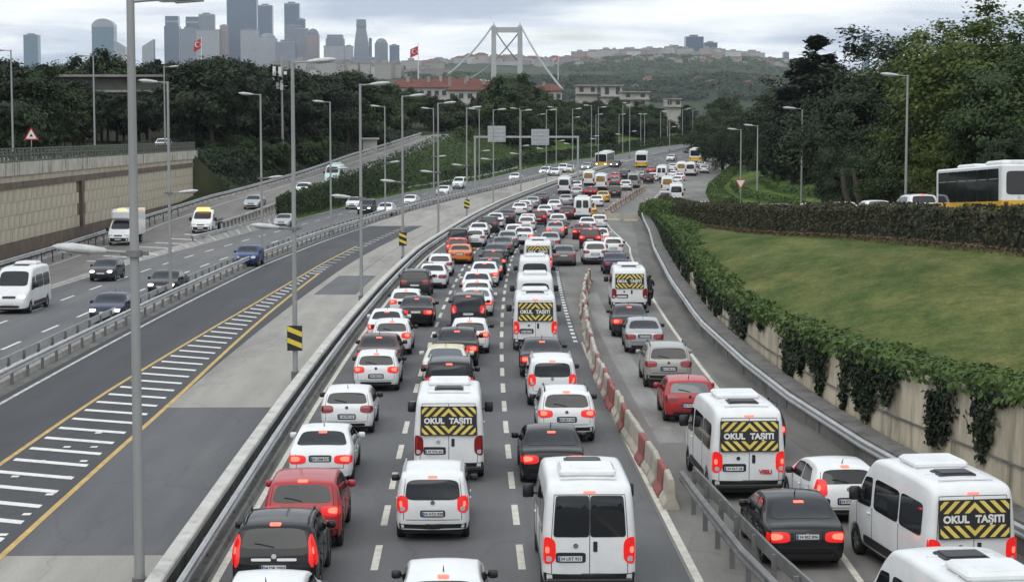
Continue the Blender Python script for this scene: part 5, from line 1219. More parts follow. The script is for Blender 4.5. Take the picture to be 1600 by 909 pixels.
by_profile(78, -40, 560, 190, 270, DK, 'dark tree in the dense wood above the left retaining wall', 'trees in the left wood', (0, 30), avoid=lambda x, y: okspot(x, y) and not (55 < 733+2300*x/y < 290 and y < 246))
by_profile(38, -40, 330, 150, 195, DK, 'dark tree in the front rows of the left wood behind the upper road', 'trees in front of the left wood', (50, 95), hmin=4, hmax=9)
by_profile(26, 300, 650, 235, 300, MK, 'green tree on the slope between left wood and side ramp', 'trees beside the ramp', (30, 90), hmin=4, hmax=11)
beyond = lambda x, y: y > 322 and x < xon(y)-7
by_profile(45, -30, 335, 128, 150, ['bush0', 'bush1', 'bush0', 'cone0'], 'dark bush filling the lower front edge of the left wood', 'bushes at the foot of the left wood', (60, 95), avoid=lambda x, y: x < -46.5, hmin=2.5, hmax=5.5)
by_profile(50, 300, 690, 205, 310, ['bush0', 'bush1', 'bush1'], 'low dense bush on the slope left of the side ramp', 'bushes left of the ramp', (60, 130), avoid=lambda x, y: x < xrampl(y)-2.5, hmin=2.5, hmax=5)
by_profile(90, 690, 1160, 325, 470, ['bush0', 'bush1', 'bush0', 'mid1'], 'low dense bush behind the far guardrail of the bend', 'bushes at the bend', (40, 80), avoid=beyond, hmin=2.5, hmax=6)
by_profile(75, 540, 1000, 300, 470, MK, 'green tree in the wood beyond the motorway bend', 'trees beyond the bend', (0, 55), avoid=lambda x, y: okspot(x, y) or beyond(x, y), hmin=5, hmax=16)
bend = lambda x, y: x < xon(y) - 6 if y < 460 else True
by_profile(62, 800, 1180, 420, 580, MK+['dark2'], 'green tree in the far wood where the motorway bends away', 'trees at the far bend', (0, 45), avoid=lambda x, y: x < xon(y)-5 and ground_z(x, y) < 40, hmin=6, hmax=18)
# tall trees on the right behind the upper road
def at_tree(key, px, top, Y, label, rs=1., group='tall trees on the right', base=None, lean=0.):
    p = at(px, 200, Y); z = ground_z(p.x, Y); h = at(px, top, Y).z - z; return tree(key, p.x, Y, z, h, label, group, rs, lean)
RT = [('bigbright', 1545, 5, 104, 'tallest light green tree at the upper right corner', 1.15), ('bigmid0', 1610, 60, 96, 'broad green tree cut by the right picture edge', 1.1), ('bigbright', 1490, 120, 112, 'light green spreading tree left of the tallest one', 1.0), ('bigdark0', 1408, 40, 132, 'large dark round tree behind the bus lamp post', 1.1),
      ('bigdark1', 1350, 110, 128, 'dark leafy tree under the lamp post beside the large round tree', 1.05), ('bigmid1', 1440, 150, 106, 'mid green tree directly behind the city bus', 1.0), ('bigbright', 1475, 205, 100, 'low yellow green tree above the bus roof', .95), ('cone0', 1275, 55, 200, 'dark twin topped conifer on the skyline', 1.5), ('cone1', 1292, 78, 202, 'dark conifer right of the twin topped one', 1.4), ('cone1', 1243, 85, 204, 'short dark conifer left of the twin topped one', 1.3),
      ('bigmid0', 1300, 105, 215, 'broad green tree in front of the skyline conifers', 1.1), ('bigdark0', 1225, 135, 225, 'dark tree at the left of the skyline conifers', 1.1), ('mid1', 1290, 180, 140, 'rounded lighter green tree above the hedge behind the lamp post', 1.3), ('bigdark1', 1170, 165, 275, 'dark tree behind the far pair of lamp posts', 1.1), ('bigmid1', 1130, 165, 300, 'green tree over the far merge, left end of the right wood', 1.0),
      ('bigdark0', 1560, 150, 100, 'dark tree directly above the back of the bus', 1.0), ('bigdark1', 1590, 190, 92, 'dark leafy tree behind the bus at the picture edge', .9), ('bigmid0', 1385, 200, 115, 'dark low tree between bus and leaning trunk', 1.0), ('bigdark0', 1210, 190, 222, 'dense dark tree on the grass bank behind the lamp post', 1.0), ('bigdark1', 1150, 182, 290, 'dark tree at the top of the far grass bank', 1.1), ('bigdark0', 1102, 178, 335, 'dark tree beside the farthest bus', 1.0), ('bigmid1', 1120, 175, 360, 'green tree behind the farthest bus', 1.2), ('bigdark1', 1320, 215, 120, 'dark tree with a pair of leaning trunks on the bank', .9), ('bigdark0', 1245, 120, 235, 'dark tree deep in the right wood below the conifers', 1.2), ('bigmid1', 1350, 150, 215, 'green tree deep in the right wood', 1.3), ('bigdark1', 1500, 60, 140, 'dark tree showing behind the tallest light green one', 1.2), ('bigdark0', 1600, 40, 135, 'dark tree behind the right edge trees', 1.2)]
for a in RT: at_tree(a[0], a[1], a[2], a[3], a[4], a[5])
p = at(1335, 290, 112); z = ground_z(p.x, 112)
for i, dx in enumerate((0, 1.0)):
    o = MB().tube([(0, 0, -.3), (-.25-.1*i, 0, 1.2), (-.75, .1, 2.6), (-.95, .1, 4.2)], [.30, .24, .20, .13], 9).build('leaning_trunk', BARK, None, True); o.location = (p.x+dx*.9, 112, z); tag(o, ['left one of two leaning dark trunks on the bank', 'right one of two leaning dark trunks on the bank'][i], 'tree')
# small light shrubs by the ramp and the far roadside
for (px, py, Y, h, lab) in ((440, 268, 215, 3.5, 'bright young tree beside the ramp'), (760, 238, 345, 3.5, 'bright shrub at the head of the ramp hedge'), (725, 232, 300, 4, 'bright round shrub on top of the ramp slope'), (330, 235, 205, 3.2, 'pale shrub at the end of the left wall')):
    p = at(px, py, Y); t = tree('bright0', p.x, Y, ground_z(p.x, Y), h, lab, 'light shrubs by the ramp')
def strip_leaves(name, label, cat, path, w, h, n, size, leaf, hfun=None, kind=None, taper=.25, group=None):
    """foliage filling a strip of width w and height h along a ground path"""
    P = np.array(path); d = np.linalg.norm(np.diff(P, axis=0), axis=1); cum = np.concatenate([[0], np.cumsum(d)]); s = rng.uniform(0, cum[-1], n)
    i = np.clip(np.searchsorted(cum, s)-1, 0, len(d)-1); t = ((s-cum[i])/d[i])[:, None]; base = P[i]*(1-t)+P[i+1]*t; dr = (P[i+1]-P[i])/d[i][:, None]; nr = np.stack([dr[:, 1], -dr[:, 0], 0*dr[:, 0]], 1)
    lump = np.array([mnoise.noise((b[0]*.55, b[1]*.55, 2.)) for b in base]); hh = h*(1+.22*lump)
    face = rng.random(n); u = rng.uniform(-1, 1, n); v = rng.random(n)
    u = np.where(face < .35, np.sign(u)*rng.uniform(.85, 1.05, n), u); v = np.where(face > .6, rng.uniform(.88, 1.06, n), v)
    off = nr*(u*w/2*(1-taper*v))[:, None]; C = base+off; C[:, 2] += v*hh
    Nn = nr*(u*.8)[:, None]; Nn[:, 2] += np.where(v > .8, 1., .15)
    me = leaf_mesh(name, C, Nn, size, LEAF[leaf]); o = link(name, me); tag(o, label, cat, group, kind); return o
hp = [(xhedge(y), y, zhedge(y)) for y in np.arange(44, 172, 4)]
strip_leaves('hedge', 'long clipped dark hedge between lawn and upper road', 'hedge', hp, 1.9, 1.62, 60000, .20, 'hedge')
hc = [(x, y, z) for x, y, z in hp]
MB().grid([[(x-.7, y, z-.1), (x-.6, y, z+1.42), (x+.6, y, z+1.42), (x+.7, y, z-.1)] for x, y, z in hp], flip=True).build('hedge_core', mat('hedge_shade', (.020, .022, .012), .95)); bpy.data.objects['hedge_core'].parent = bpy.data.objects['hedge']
strip_leaves('hedge_litter', 'brown leaf litter and weeds along the foot of the long hedge', 'weeds', [(xhedge(y)-1.35, y, zhedge(y)-.12) for y in np.arange(44, 150, 4)], 1.1, .22, 7000, .17, 'dry', kind='stuff')
strip_leaves('ivy', 'bright ivy and shrubs spilling over the top of the right retaining wall', 'ivy', [(xwall(y)+1.15, y, zwall(y)-.12) for y in np.arange(26, 150, 3)], 2.9, .46, 34000, .21, 'ivy')
# ivy hanging down the wall face in curtains
def curtain():
    Cs = []; 
    for i in range(95):
        y = rng.uniform(36, 128); dn = rng.uniform(.25, .95)*zwall(y)*(.35 if rng.random() < .6 else 1.); w = rng.uniform(.3, 1.3); k = int(260*w*dn+60)
        yy = y+rng.normal(0, w*.5, k); zz = zwall(y)+.1-dn*rng.random(k)**.8*(1-np.abs(yy-y)/(w*2.2)).clip(.1, 1); Cs.append(np.stack([np.array([xwall(q) for q in yy])-.06-rng.uniform(0, .16, k), yy, zz], 1))
    return np.concatenate(Cs)
Cc = curtain(); me = leaf_mesh('hanging_ivy', Cc, np.tile([[-1., 0, .2]], (len(Cc), 1)), .19, LEAF['dark']); o = link('hanging_ivy', me); tag(o, 'dark ivy curtains hanging down the right retaining wall', 'ivy')
# dense dark ivy section near the far end of the wall
yy = rng.uniform(66, 160, 16000); me = leaf_mesh('wall_creeper', np.stack([np.array([xwall(q) for q in yy])-rng.uniform(.02, .2, 16000), yy, rng.random(16000)**.7*np.array([zwall(q)+.1 for q in yy])*1.0+.25], 1)[np.array([mnoise.noise((q*.16, 0, 5))+(q-100)/70 for q in yy]) > -.12], np.array([[-1., 0, .2]]), .2, LEAF['hedge']) if False else None
keep = np.array([mnoise.noise((q*.2, 0, 5.))+(q-92)/60 for q in yy]) > -.05; yk = yy[keep]; zt = np.array([zwall(q)+.15 for q in yk]); C2 = np.stack([np.array([xwall(q) for q in yk])-rng.uniform(.02, .22, len(yk)), yk, .4+(zt-.4)*rng.random(len(yk))**.75], 1)
o = link('wall_creeper', leaf_mesh('wall_creeper', C2, np.tile([[-1., 0, .2]], (len(C2), 1)), .2, LEAF['dark'])); tag(o, 'dense dark creeper covering the far stretch of the right retaining wall', 'creeper')
# retaining wall itself, one concrete bay after another
rw = empty('retaining_wall', (0, 0, 0)); tag(rw, 'stained pale concrete retaining wall under the lawn on the right', 'wall')
ys = list(np.arange(22, 178, 6.))
for a, b in zip(ys, ys[1:]):
    rows = [[(xwall(y)-.10, y, zr(y)-.1), (xwall(y), y, zwall(y)), (xwall(y)+.14, y, zwall(y)+.02), (xwall(y)+.14, y, zwall(y)-.6)] for y in np.linspace(a+.02, b-.02, 4)]
    m = MB().grid(rows); q = m.build('wall_bay', CONC_R, rw)
    rows = [[(xwall(y)-.13, y, zr(y)+(zwall(y)-zr(y))*f) for f in (.52, .555)] for y in np.linspace(a+.02, b-.02, 4)]
    MB().grid([[(xwall(y)-.075, y, (zwall(y))*.50), (xwall(y)-.115, y, zwall(y)*.50), (xwall(y)-.115, y, zwall(y)*.50+.05), (xwall(y)-.06, y, zwall(y)*.50+.05)] for y in np.linspace(a+.02, b-.02, 4)]).build('joint_ledge', CONC_D, rw)
    MB().tube([(xwall(a)-.07, a, 0), (xwall(a)-.0, a, zwall(a)-.02)], .02, 5).build('bay_joint', CONC_D, rw)
# a burnt-looking ivy stump column on the wall
pz = [(xwall(41.)-.2, 41. + rng.normal(0, .13), z) for z in np.linspace(1.2, 2.7, 900)]
o = link('dead_ivy', leaf_mesh('dead_ivy', np.array([(a+rng.normal(0, .06), b+rng.normal(0, .1), c) for a, b, c in pz]), np.tile([[-1., 0, 0.]], (900, 1)), .14, LEAF['pine'])); tag(o, 'dark dead ivy column on the bare stretch of the right wall', 'ivy')
# hedge slope between the ramp and the oncoming lanes
sl = []
for k in range(26000):
    y = 163+rng.random()**1.25*167; a, b = xrampr(y)+.1, xon(y)-.15
    if b <= a: continue
    t = rng.random(); x = a+(b-a)*t; z0 = zramp(y)+(zr(y)-zramp(y))*t; sl.append((x, y, z0+rng.uniform(0, .9)+.9*(1-t)+.35*mnoise.noise((x*.4, y*.3, 1.))))
sl = np.array(sl); o = link('slope_hedge', leaf_mesh('slope_hedge', sl, np.tile([[.2, -.4, .8]], (len(sl), 1)), .36, LEAF['ivy'] if False else LEAF['mid'])); tag(o, 'trimmed green hedge covering the slope between side ramp and oncoming lanes', 'hedge')
strip_leaves('yellow_hedge', 'low yellow green hedge along the far oncoming carriageway', 'hedge', [(xon(y)-2.5, y, zr(y)+.2) for y in np.arange(285, 345, 6)], 2.4, 1.1, 5000, .4, 'bright')
strip_leaves('roadside_hedge', 'dark shrubs behind the far guardrail of the oncoming lanes', 'shrubs', [(xon(y)-3.6, y, zr(y)) for y in np.arange(246, 440, 8)], 5.2, 2.0, 19000, .5, 'dark')
strip_leaves('wall_end_shrub', 'dense dark shrubs filling the corner at the end of the left wall', 'shrubs', [(-37, 188, 3.5), (-36, 196, 3.5), (-34, 206, 4.), (-31, 220, 4.5), (-28.5, 236, 5.5)], 8, 3.8, 15000, .42, 'dark')
strip_leaves('corner_shrub', 'dark shrubs tucked against the end pier of the left wall', 'shrubs', [(-34.2, 187.2, .6), (-33.2, 190, 1.), (-31.8, 195, 1.6), (-30.2, 201, 2.4)], 3.2, 4.6, 9000, .4, 'dark')
cs = []
while len(cs) < 26000:
    y = 187+rng.random()*128; b_ = breaks(y); a, b = b_[4][0], b_[6][0]-.6; x = a+(b-a)*rng.random(); cs.append((x, y, ground_z(x, y)+rng.uniform(-.1, 1.5)*(.6+.6*mnoise.noise((x*.3, y*.3, 7.)))))
cs = np.array(cs); o = link('slope_shrub', leaf_mesh('slope_shrub', cs, np.tile([[.5, -.5, .7]], (len(cs), 1)), .44, LEAF['dark'])); tag(o, 'dark shrubs covering the slope between wall end and side ramp', 'shrubs')
for i in range(16): at_tree(f'dark{i % 4}', 56+11.6*i+rng.uniform(-4, 4), rng.uniform(136, 150), rng.uniform(216, 228), 'dark tree standing before the grey slab building', 1.1, 'trees before the slab building')
strip_leaves('coping_plants', 'straggling plants along the railing on the left wall', 'plants', [(-35.2, y, 7.7) for y in range(84, 190, 6)], .9, .75, 5000, .24, 'hedge')
# grass bank on the right: clipped hedges in rows
for i, (y0, y1, dx, lab) in enumerate(((150, 235, 8.5, 'clipped low hedge on the far grass bank, upper row'), (158, 225, 12.5, 'clipped low hedge higher on the grass bank below the trees'), (100, 128, 10., 'yellow green shrubs at the foot of the tall trees by the bus'))):
    strip_leaves('bank_hedge', lab, 'hedge', [(xup(y)+dx, y, ground_z(xup(y)+dx, y)) for y in np.arange(y0, y1, 5)], 1.5, .8, 5000, .3, 'bright' if i == 2 else 'ivy', group='hedges on the grass bank')
strip_leaves('merge_hedge', 'rounded green hedge at the nose between slip road and upper road', 'hedge', [(xup(y)-5.2, y, ground_z(xup(y)-5.2, y)) for y in np.arange(128, 182, 5)], 2.2, 1.5, 12000, .26, 'ivy')
strip_leaves('bank_foot', 'green ground cover at the foot of the far grass bank', 'ground cover', [(xup(y)+5.3, y, zup(y)) for y in np.arange(178, 300, 5)], 2.6, 1.3, 12000, .3, 'ivy', kind='stuff')
# ---------------------------------------------------------------- far side: hills, houses, towers, bridge
def ridge(name, label, prof, Y, depth, mat_, amp=4., front=60.):
    """a hill whose skyline follows (photo x, photo y) at distance Y"""
    rows = []; xs = np.arange(prof[0][0], prof[-1][0]+1, 6)
    for j, t in enumerate(np.linspace(0, 1, 15)):
        row = []
        for px in xs:
            p = at(px, lerp_tab(prof, px), Y); base = -10.; f = math.sin(t*math.pi/2)**.8; y = Y-depth*(1-t)
            x = p.x*y/Y; row.append((x, y, base+(p.z-base)*f+(amp*mnoise.noise((x*.006, y*.006, 4.)) if 0 < j < 14 else 0)))
        rows.append(row)
    rows.append([(p[0], p[1]+400, -10) for p in rows[-1]])
    o = MB().grid(rows).build(name, mat_, None, True); tag(o, label, kind='structure')
    def surf(px, t):
        p = at(px, lerp_tab(prof, px), Y); f = math.sin(t*math.pi/2)**.8; y = Y-depth*(1-t); x = p.x*y/Y; return Vector((x, y, -10+(p.z+10)*f))
    return surf
HILL = mat('hill_woods', (.030, .048, .026), .95, base2=(.065, .078, .045), vscale=.012, detail=10, spec=.1, bump=1., bscale=.05)
HILLP = mat('hill_town', (.09, .09, .08), .95, base2=(.20, .19, .17), vscale=.02, detail=10, spec=.1)
P1 = [(560, 112), (640, 112), (700, 102), (760, 98), (800, 100), (860, 103), (905, 100), (960, 96), (1050, 92), (1130, 97), (1180, 97), (1240, 101), (1330, 112), (1500, 130)]
P0 = [(-200, 118), (200, 112), (560, 118), (640, 118), (760, 124), (900, 128), (1000, 126), (1100, 122), (1240, 130), (1500, 150)]
P2 = [(780, 140), (840, 128), (900, 124), (980, 132), (1060, 128), (1130, 122), (1200, 126), (1260, 140)]
S1 = ridge('far_hill', 'hazy far hill crowned with pale apartment blocks', P1, 3400, 900, HILL)
S0 = ridge('near_hill', 'wooded hillside across the water', P0, 2300, 600, HILL)
S2 = ridge('wooded_shore', 'dark wooded shore slope dotted with villas', P2, 1900, 300, HILL, 3)
WALLS = [mat('house_wall_%d' % i, c, .8, objvar=.18) for i, c in enumerate([(.33, .325, .31), (.36, .335, .31), (.27, .25, .235), (.32, .27, .25), (.42, .42, .41)])]
ROOF = mat('red_tile_roof', (.13, .05, .035), .85, base2=(.19, .075, .05), vscale=.5, objvar=.15)
WIN = mat('far_window', (.035, .04, .05), .15)
HW = [MB().box(-.5, .5, -.5, .5, -.3, 1).mesh('wall', [w]) for w in WALLS]
HR = MB().add([(-.56, -.56, 1.), (.56, -.56, 1.), (.56, .56, 1.), (-.56, .56, 1.), (-.2, 0, 1.3), (.2, 0, 1.3)], [(0, 1, 5, 4), (1, 2, 5), (2, 3, 4, 5), (3, 0, 4), (3, 2, 1, 0)]).mesh('roof', [ROOF])
HF = MB().box(-.52, .52, -.52, .52, 1., 1.05).box(-.15, .15, -.2, .2, 1.05, 1.22).mesh('roof', [WALLS[2]])
HN = MB()
for fl in range(4):
    for c in range(5): HN.box(-.42+.18*c, -.32+.18*c, -.512, -.498, .10+.23*fl, .24+.23*fl)
HN = HN.mesh('windows', [WIN]); tagw = True
def house(x, y, z, w, d, h, rz, label, group, roof=None, cat='house'):
    t = empty('house' if h < 14 else 'apartment_block', (x, y, z), (0, 0, rz)); t.scale = (w, d, h); tag(t, label, cat, group)
    link('wall', HW[rng.integers(5)], None, t); link('roof', HR if (roof if roof is not None else rng.random() < .4) else HF, None, t); return t
def scatter(n, S, px0, px1, t0, t1, size, hh, label, group, roof=None):
    for i in range(n):
        p = S(rng.uniform(px0, px1), t0+(t1-t0)*rng.random()); w = rng.uniform(*size)
        house(p.x, p.y, p.z-1.5, w, rng.uniform(*size), rng.uniform(*hh), rng.uniform(-.5, .5), label, group, roof)
scatter(75, S1, 905, 1185, .86, 1., (18, 40), (12, 26), 'pale apartment block on the crest of the far hill', 'blocks on the far hill crest', False)
scatter(120, S1, 600, 900, .72, 1., (14, 30), (8, 17), 'small pale building on the crowded hillside behind the bridge', 'buildings behind the bridge')
scatter(55, S1, 900, 1230, .62, .86, (12, 24), (7, 12), 'pinkish house on the upper side of the far hill', 'houses on the far hill side')
scatter(45, S0, 880, 1235, .5, .98, (8, 17), (5, 9), 'small villa among the trees of the far wooded slope', 'villas on the wooded slope')
scatter(30, S2, 850, 1235, .55, .98, (7, 15), (5, 8), 'pale villa on the wooded shore slope', 'villas on the shore')
scatter(60, S0, 430, 690, .7, 1., (14, 32), (10, 22), 'grey building at the foot of the skyscrapers', 'buildings below the skyscrapers', False)
def hillwood(name, label, S, n, px0, px1, t0, t1, sz, leaf):
    P_ = []
    while len(P_) < n:
        px, t = rng.uniform(px0, px1), t0+(t1-t0)*rng.random()
        if mnoise.noise((px*.03, t*9, 2.)) < -.12: continue
        p = S(px, t)
        for k in range(5): P_.append((p.x+rng.normal(0, sz*.5), p.y+rng.normal(0, sz*.5), p.z+rng.uniform(.1, .9)*sz))
    P_ = np.array(P_); o = link(name, leaf_mesh(name, P_, np.tile([[0., -.6, .8]], (len(P_), 1)), sz*.8, LEAF[leaf])); tag(o, label, 'woodland', kind='stuff')
hillwood('far_woodland', 'woodland covering the far hill below the blocks', S1, 16000, 880, 1300, .45, .95, 9., 'mid')
hillwood('slope_woodland', 'woodland covering the slope across the water', S0, 24000, 640, 1300, .35, 1., 8., 'mid')
hillwood('shore_woodland', 'dark woodland along the far shore', S2, 16000, 790, 1255, .4, 1., 7., 'dark')
# ---- skyscrapers
def facade(name, glass, frame, sx, sz, rough=.25):
    m = bpy.data.materials.new(name); m.use_nodes = True; t = m.node_tree; b = t.nodes['Principled BSDF']; N, Lk = t.nodes.new, t.links.new
    g = N('ShaderNodeTexCoord').outputs['Object']; br = N('ShaderNodeTexBrick'); br.offset = 0; br.inputs['Scale'].default_value = 1; br.inputs['Mortar Size'].default_value = .32; br.inputs['Brick Width'].default_value = sx; br.inputs['Row Height'].default_value = sz
    sp = N('ShaderNodeSeparateXYZ'); Lk(g, sp.inputs[0]); ad = N('ShaderNodeMath'); Lk(sp.outputs[0], ad.inputs[0]); Lk(sp.outputs[1], ad.inputs[1]); cb = N('ShaderNodeCombineXYZ'); Lk(ad.outputs[0], cb.inputs[0]); Lk(sp.outputs[2], cb.inputs[1]); Lk(cb.outputs[0], br.inputs['Vector'])
    br.inputs['Color1'].default_value = (*glass, 1); br.inputs['Color2'].default_value = (*[v*.8 for v in glass], 1); br.inputs['Mortar'].default_value = (*frame, 1)
    Lk(br.outputs[0], b.inputs['Base Color']); b.inputs['Roughness'].default_value = rough; return m
FB = facade('tower_blue_glass', (.045, .085, .15), (.10, .14, .20), 6, 4); FG = facade('tower_grey', (.12, .15, .19), (.22, .25, .29), 7, 4.); FP = facade('tower_pale', (.26, .28, .30), (.40, .41, .42), 9, 4.5); FR = facade('tower_rose', (.20, .15, .15), (.30, .24, .235), 7, 4); FT = facade('tower_teal', (.05, .14, .20), (.12, .22, .28), 8, 4)
TW = [(147, 180, 30, 112, FT, 'vault', 'teal glass tower with an arched roof left of the lamp post'), (180, 197, 63, 112, FP, 'slant', 'low pale block with slanted roof right of the arched teal tower'), (224, 241, 62, 112, FP, 'slant2', 'pale slanted block between the lamp post and the skyscrapers'), (40, 61, 55, 112, FT, 'flat', 'small teal block rising over the left wood'),
      (259, 281, 26, 112, FB, 'step', 'dark blue tower, leftmost of the main skyscraper group'), (291, 312, 27, 112, FB, 'step', 'dark blue tower behind the wide grey office blocks'), (313, 335, 23, 112, FG, 'flat', 'grey tower with pale right flank beside the dark blue one'), (283, 308, 46, 112, FG, 'flat', 'wide grey office block, left of the flag'), (309, 344, 47, 112, FP, 'flat', 'wide pale office block behind the first flag'),
      (345, 357, 40, 112, FR, 'flat', 'narrow rose tower beside the giant slab'), (357, 402, -5, 112, FB, 'flat', 'giant dark blue slab tower reaching the top of the picture'), (378, 404, 47, 112, FP, 'flat', 'pale block in front of the giant slab tower'), (405, 426, 9, 112, FB, 'flat', 'slim blue tower right of the giant slab'), (404, 432, 52, 112, FP, 'dome', 'pale block with rounded top below the slim blue tower'), (446, 468, 6, 112, FB, 'flat', 'tall blue tower of the central pair'), (466, 477, 30, 112, FB, 'flat', 'lower shoulder tower joined to the central pair'), (448, 470, 40, 112, FG, 'flat', 'grey block in front of the central pair'), (462, 482, 45, 112, FG, 'flat', 'grey office block right of the central pair'), (480, 499, 45, 112, FR, 'dome', 'rose stone tower with dark dome'), (432, 462, 66, 116, FG, 'flat', 'low grey block at the foot of the central pair'),
      (507, 538, 72, 116, FP, 'flat', 'pale residential tower base with stepped front'), (510, 538, 55, 80, FG, 'step', 'dark crown of the residential tower'), (539, 552, 72, 116, FP, 'flat', 'narrow striped tower beside the residential one'), (554, 577, 31, 116, FG, 'taper', 'tapering grey tower standing alone'), (577, 581, 60, 112, FB, 'flat', 'thin dark slab behind the tapering tower'), (586, 606, 60, 116, FG, 'dome', 'rounded grey tower right of the tapering one'), (609, 624, 71, 116, FB, 'flat', 'slim dark tower, rightmost of the skyline'), (550, 590, 90, 120, FG, 'flat', 'long grey block below the tapering tower'),
      (1045, 1066, 73, 98, FB, 'flat', 'short dark block on the far hill crest'), (1070, 1098, 58, 98, FB, 'flat', 'tallest dark blue block on the far hill crest'), (1100, 1120, 67, 98, FB, 'flat', 'second dark blue block on the far hill crest'), (1348, 1358, 53, 100, FT, 'flat', 'pale teal tower peeking through the dark round tree'), (1223, 1232, 82, 104, FG, 'flat', 'grey tower beside the skyline conifers'), (1160, 1174, 86, 100, FP, 'flat', 'small pale tower right of the hill blocks')]
for i, (x0, x1, yt, yb, m_, st, lab) in enumerate(TW):
    Y = 4760.-(yt+5)*4.+(i % 3)*6 if x0 < 900 else 3380.
    a, b = at(x0, yb+12, Y), at(x1, yt, Y); w = b.x-a.x; d = max(18., min(w*.9, 50)); h = b.z-a.z
    t = empty('skyscraper' if x0 < 900 else 'tower_block', ((a.x+b.x)/2, Y, a.z)); tag(t, lab, 'skyscraper' if x0 < 900 else 'building')
    m = MB(); hw_ = w/2
    if st == 'taper':
        rows = []
        for f, k in ((0, 1), (.45, 1), (.62, .92), (.85, .62), (.9, .66), (1, .60)): rows.append([(-hw_*k-(1-k)*hw_*.15, -d/2*k, h*f), (hw_*k-(1-k)*hw_*.15, -d/2*k, h*f), (hw_*k-(1-k)*hw_*.15, d/2*k, h*f), (-hw_*k-(1-k)*hw_*.15, d/2*k, h*f)])
        m.grid(rows, close=True, flip=False); m.add(rows[-1], [(0, 1, 2, 3)])
    elif st in ('slant', 'slant2'):
        l, r_ = (h, h*.82) if st == 'slant' else (h*.82, h); m.add([(-hw_, -d/2, 0), (hw_, -d/2, 0), (hw_, d/2, 0), (-hw_, d/2, 0), (-hw_, -d/2, l), (hw_, -d/2, r_), (hw_, d/2, r_), (-hw_, d/2, l)], [(0, 1, 5, 4), (1, 2, 6, 5), (2, 3, 7, 6), (3, 0, 4, 7), (4, 5, 6, 7)])
    else:
        top = {'vault': .86, 'dome': .88, 'step': .84}.get(st, 1.); m.box(-hw_, hw_, -d/2, d/2, 0, h*top)
    sh = m.build('shaft', m_, t)
    if st == 'flat':
        MB().box(-hw_*.5, hw_*.4, -d*.3, d*.3, h, h+w*.10).build('roof_plant', FG, t); MB().box(-hw_*1.02, hw_*1.02, -d*.51, d*.51, h*.985, h*1.0).build('cornice', FP if m_ is not FP else FG, t)
    if st == 'step': MB().box(-hw_*.86, hw_*.86, -d*.43, d*.43, h*.84, h).build('crown', m_, t); MB().box(-hw_*.9, hw_*.9, -d*.45, d*.45, h*.90, h*.925).build('band', FP, t)
    if st == 'vault':
        arc = [(hw_*1.03*math.cos(q), h*.86+h*.14*math.sin(q)) for q in np.linspace(0, math.pi, 11)]
        MB().grid([[(x, y, z) for x, z in arc] for y in (-d*.51, d*.51)]).add([(x, -d*.51, z) for x, z in arc], [tuple(range(11))]).build('arched_roof', FP, t)
    if st == 'dome':
        rows = [[(hw_*.9*math.cos(q)*math.cos(2*math.pi*k/14), d*.45*math.cos(q)*math.sin(2*math.pi*k/14), h*.88+h*.12*math.sin(q)) for k in range(14)] for q in np.linspace(0, math.pi/2-.02, 6)]
        MB().grid(rows, close=True).build('dome', FB if m_ is FR else FG, t, True)
# ---- suspension bridge tower and cables
BR = mat('bridge_paint', (.36, .37, .37), .6, base2=(.44, .45, .45), vscale=.05)
YB = 1620.; bt_ = empty('suspension_bridge', (0, YB, 0)); tag(bt_, 'grey suspension bridge portal tower with cables rising behind the trees', 'bridge')
def pb_(px, py, Y=YB): v = at(px, py, Y); return Vector((v.x, Y-YB, v.z))
for px in (771.5, 812.5):
    a, b = pb_(px, 128), pb_(px, 41); w0 = 3.2
    MB().add([(a.x-w0, -3.5, -5), (a.x+w0, -3.5, -5), (a.x+w0, 3.5, -5), (a.x-w0, 3.5, -5), (b.x-w0*.78, -2.8, b.z), (b.x+w0*.78, -2.8, b.z), (b.x+w0*.78, 2.8, b.z), (b.x-w0*.78, 2.8, b.z)], [(0, 1, 5, 4), (1, 2, 6, 5), (2, 3, 7, 6), (3, 0, 4, 7), (4, 5, 6, 7)]).build('tower_leg', BR, bt_)
    MB().add([(b.x-1.6, -1.6, b.z), (b.x+1.6, -1.6, b.z), (b.x+1.6, 1.6, b.z), (b.x-1.6, 1.6, b.z), (b.x, 0, b.z+4.5)], [(0, 1, 4), (1, 2, 4), (2, 3, 4), (3, 0, 4)]).build('saddle_cap', BR, bt_)
for y0, y1 in ((43, 51), (97, 102)):
    a, b = pb_(773.5, y1), pb_(810.5, y0); MB().box(a.x-.5, b.x+.5, -2.2, 2.2, a.z, b.z).build('cross_beam', BR, bt_)
CAB = mat('bridge_cable', (.26, .27, .28), .6)
def cable(p, q, sag, r=.95, hang=0):
    pts = [p.lerp(q, t)-Vector((0, 0, sag*4*t*(1-t))) for t in np.linspace(0, 1, 13)]; MB().tube(pts, r, 6).build('main_cable', CAB, bt_)
cable(pb_(768, 43), pb_(700, 116, YB-330), 4); cable(pb_(815, 43), pb_(879, 140, YB-520), 4)
cable(pb_(810, 52, YB+20), pb_(735, 122, YB+420), 6, .8); cable(pb_(776, 52, YB+20), pb_(812, 98, YB+420), 2, .8)
dk = MB().add([tuple(pb_(x, y, Yv)) for x, y, Yv in ((690, 119, YB+900), (700, 119, YB+900), (815, 131, YB), (765, 131, YB))], [(0, 1, 2, 3)]); dk.build('deck', BR, bt_)
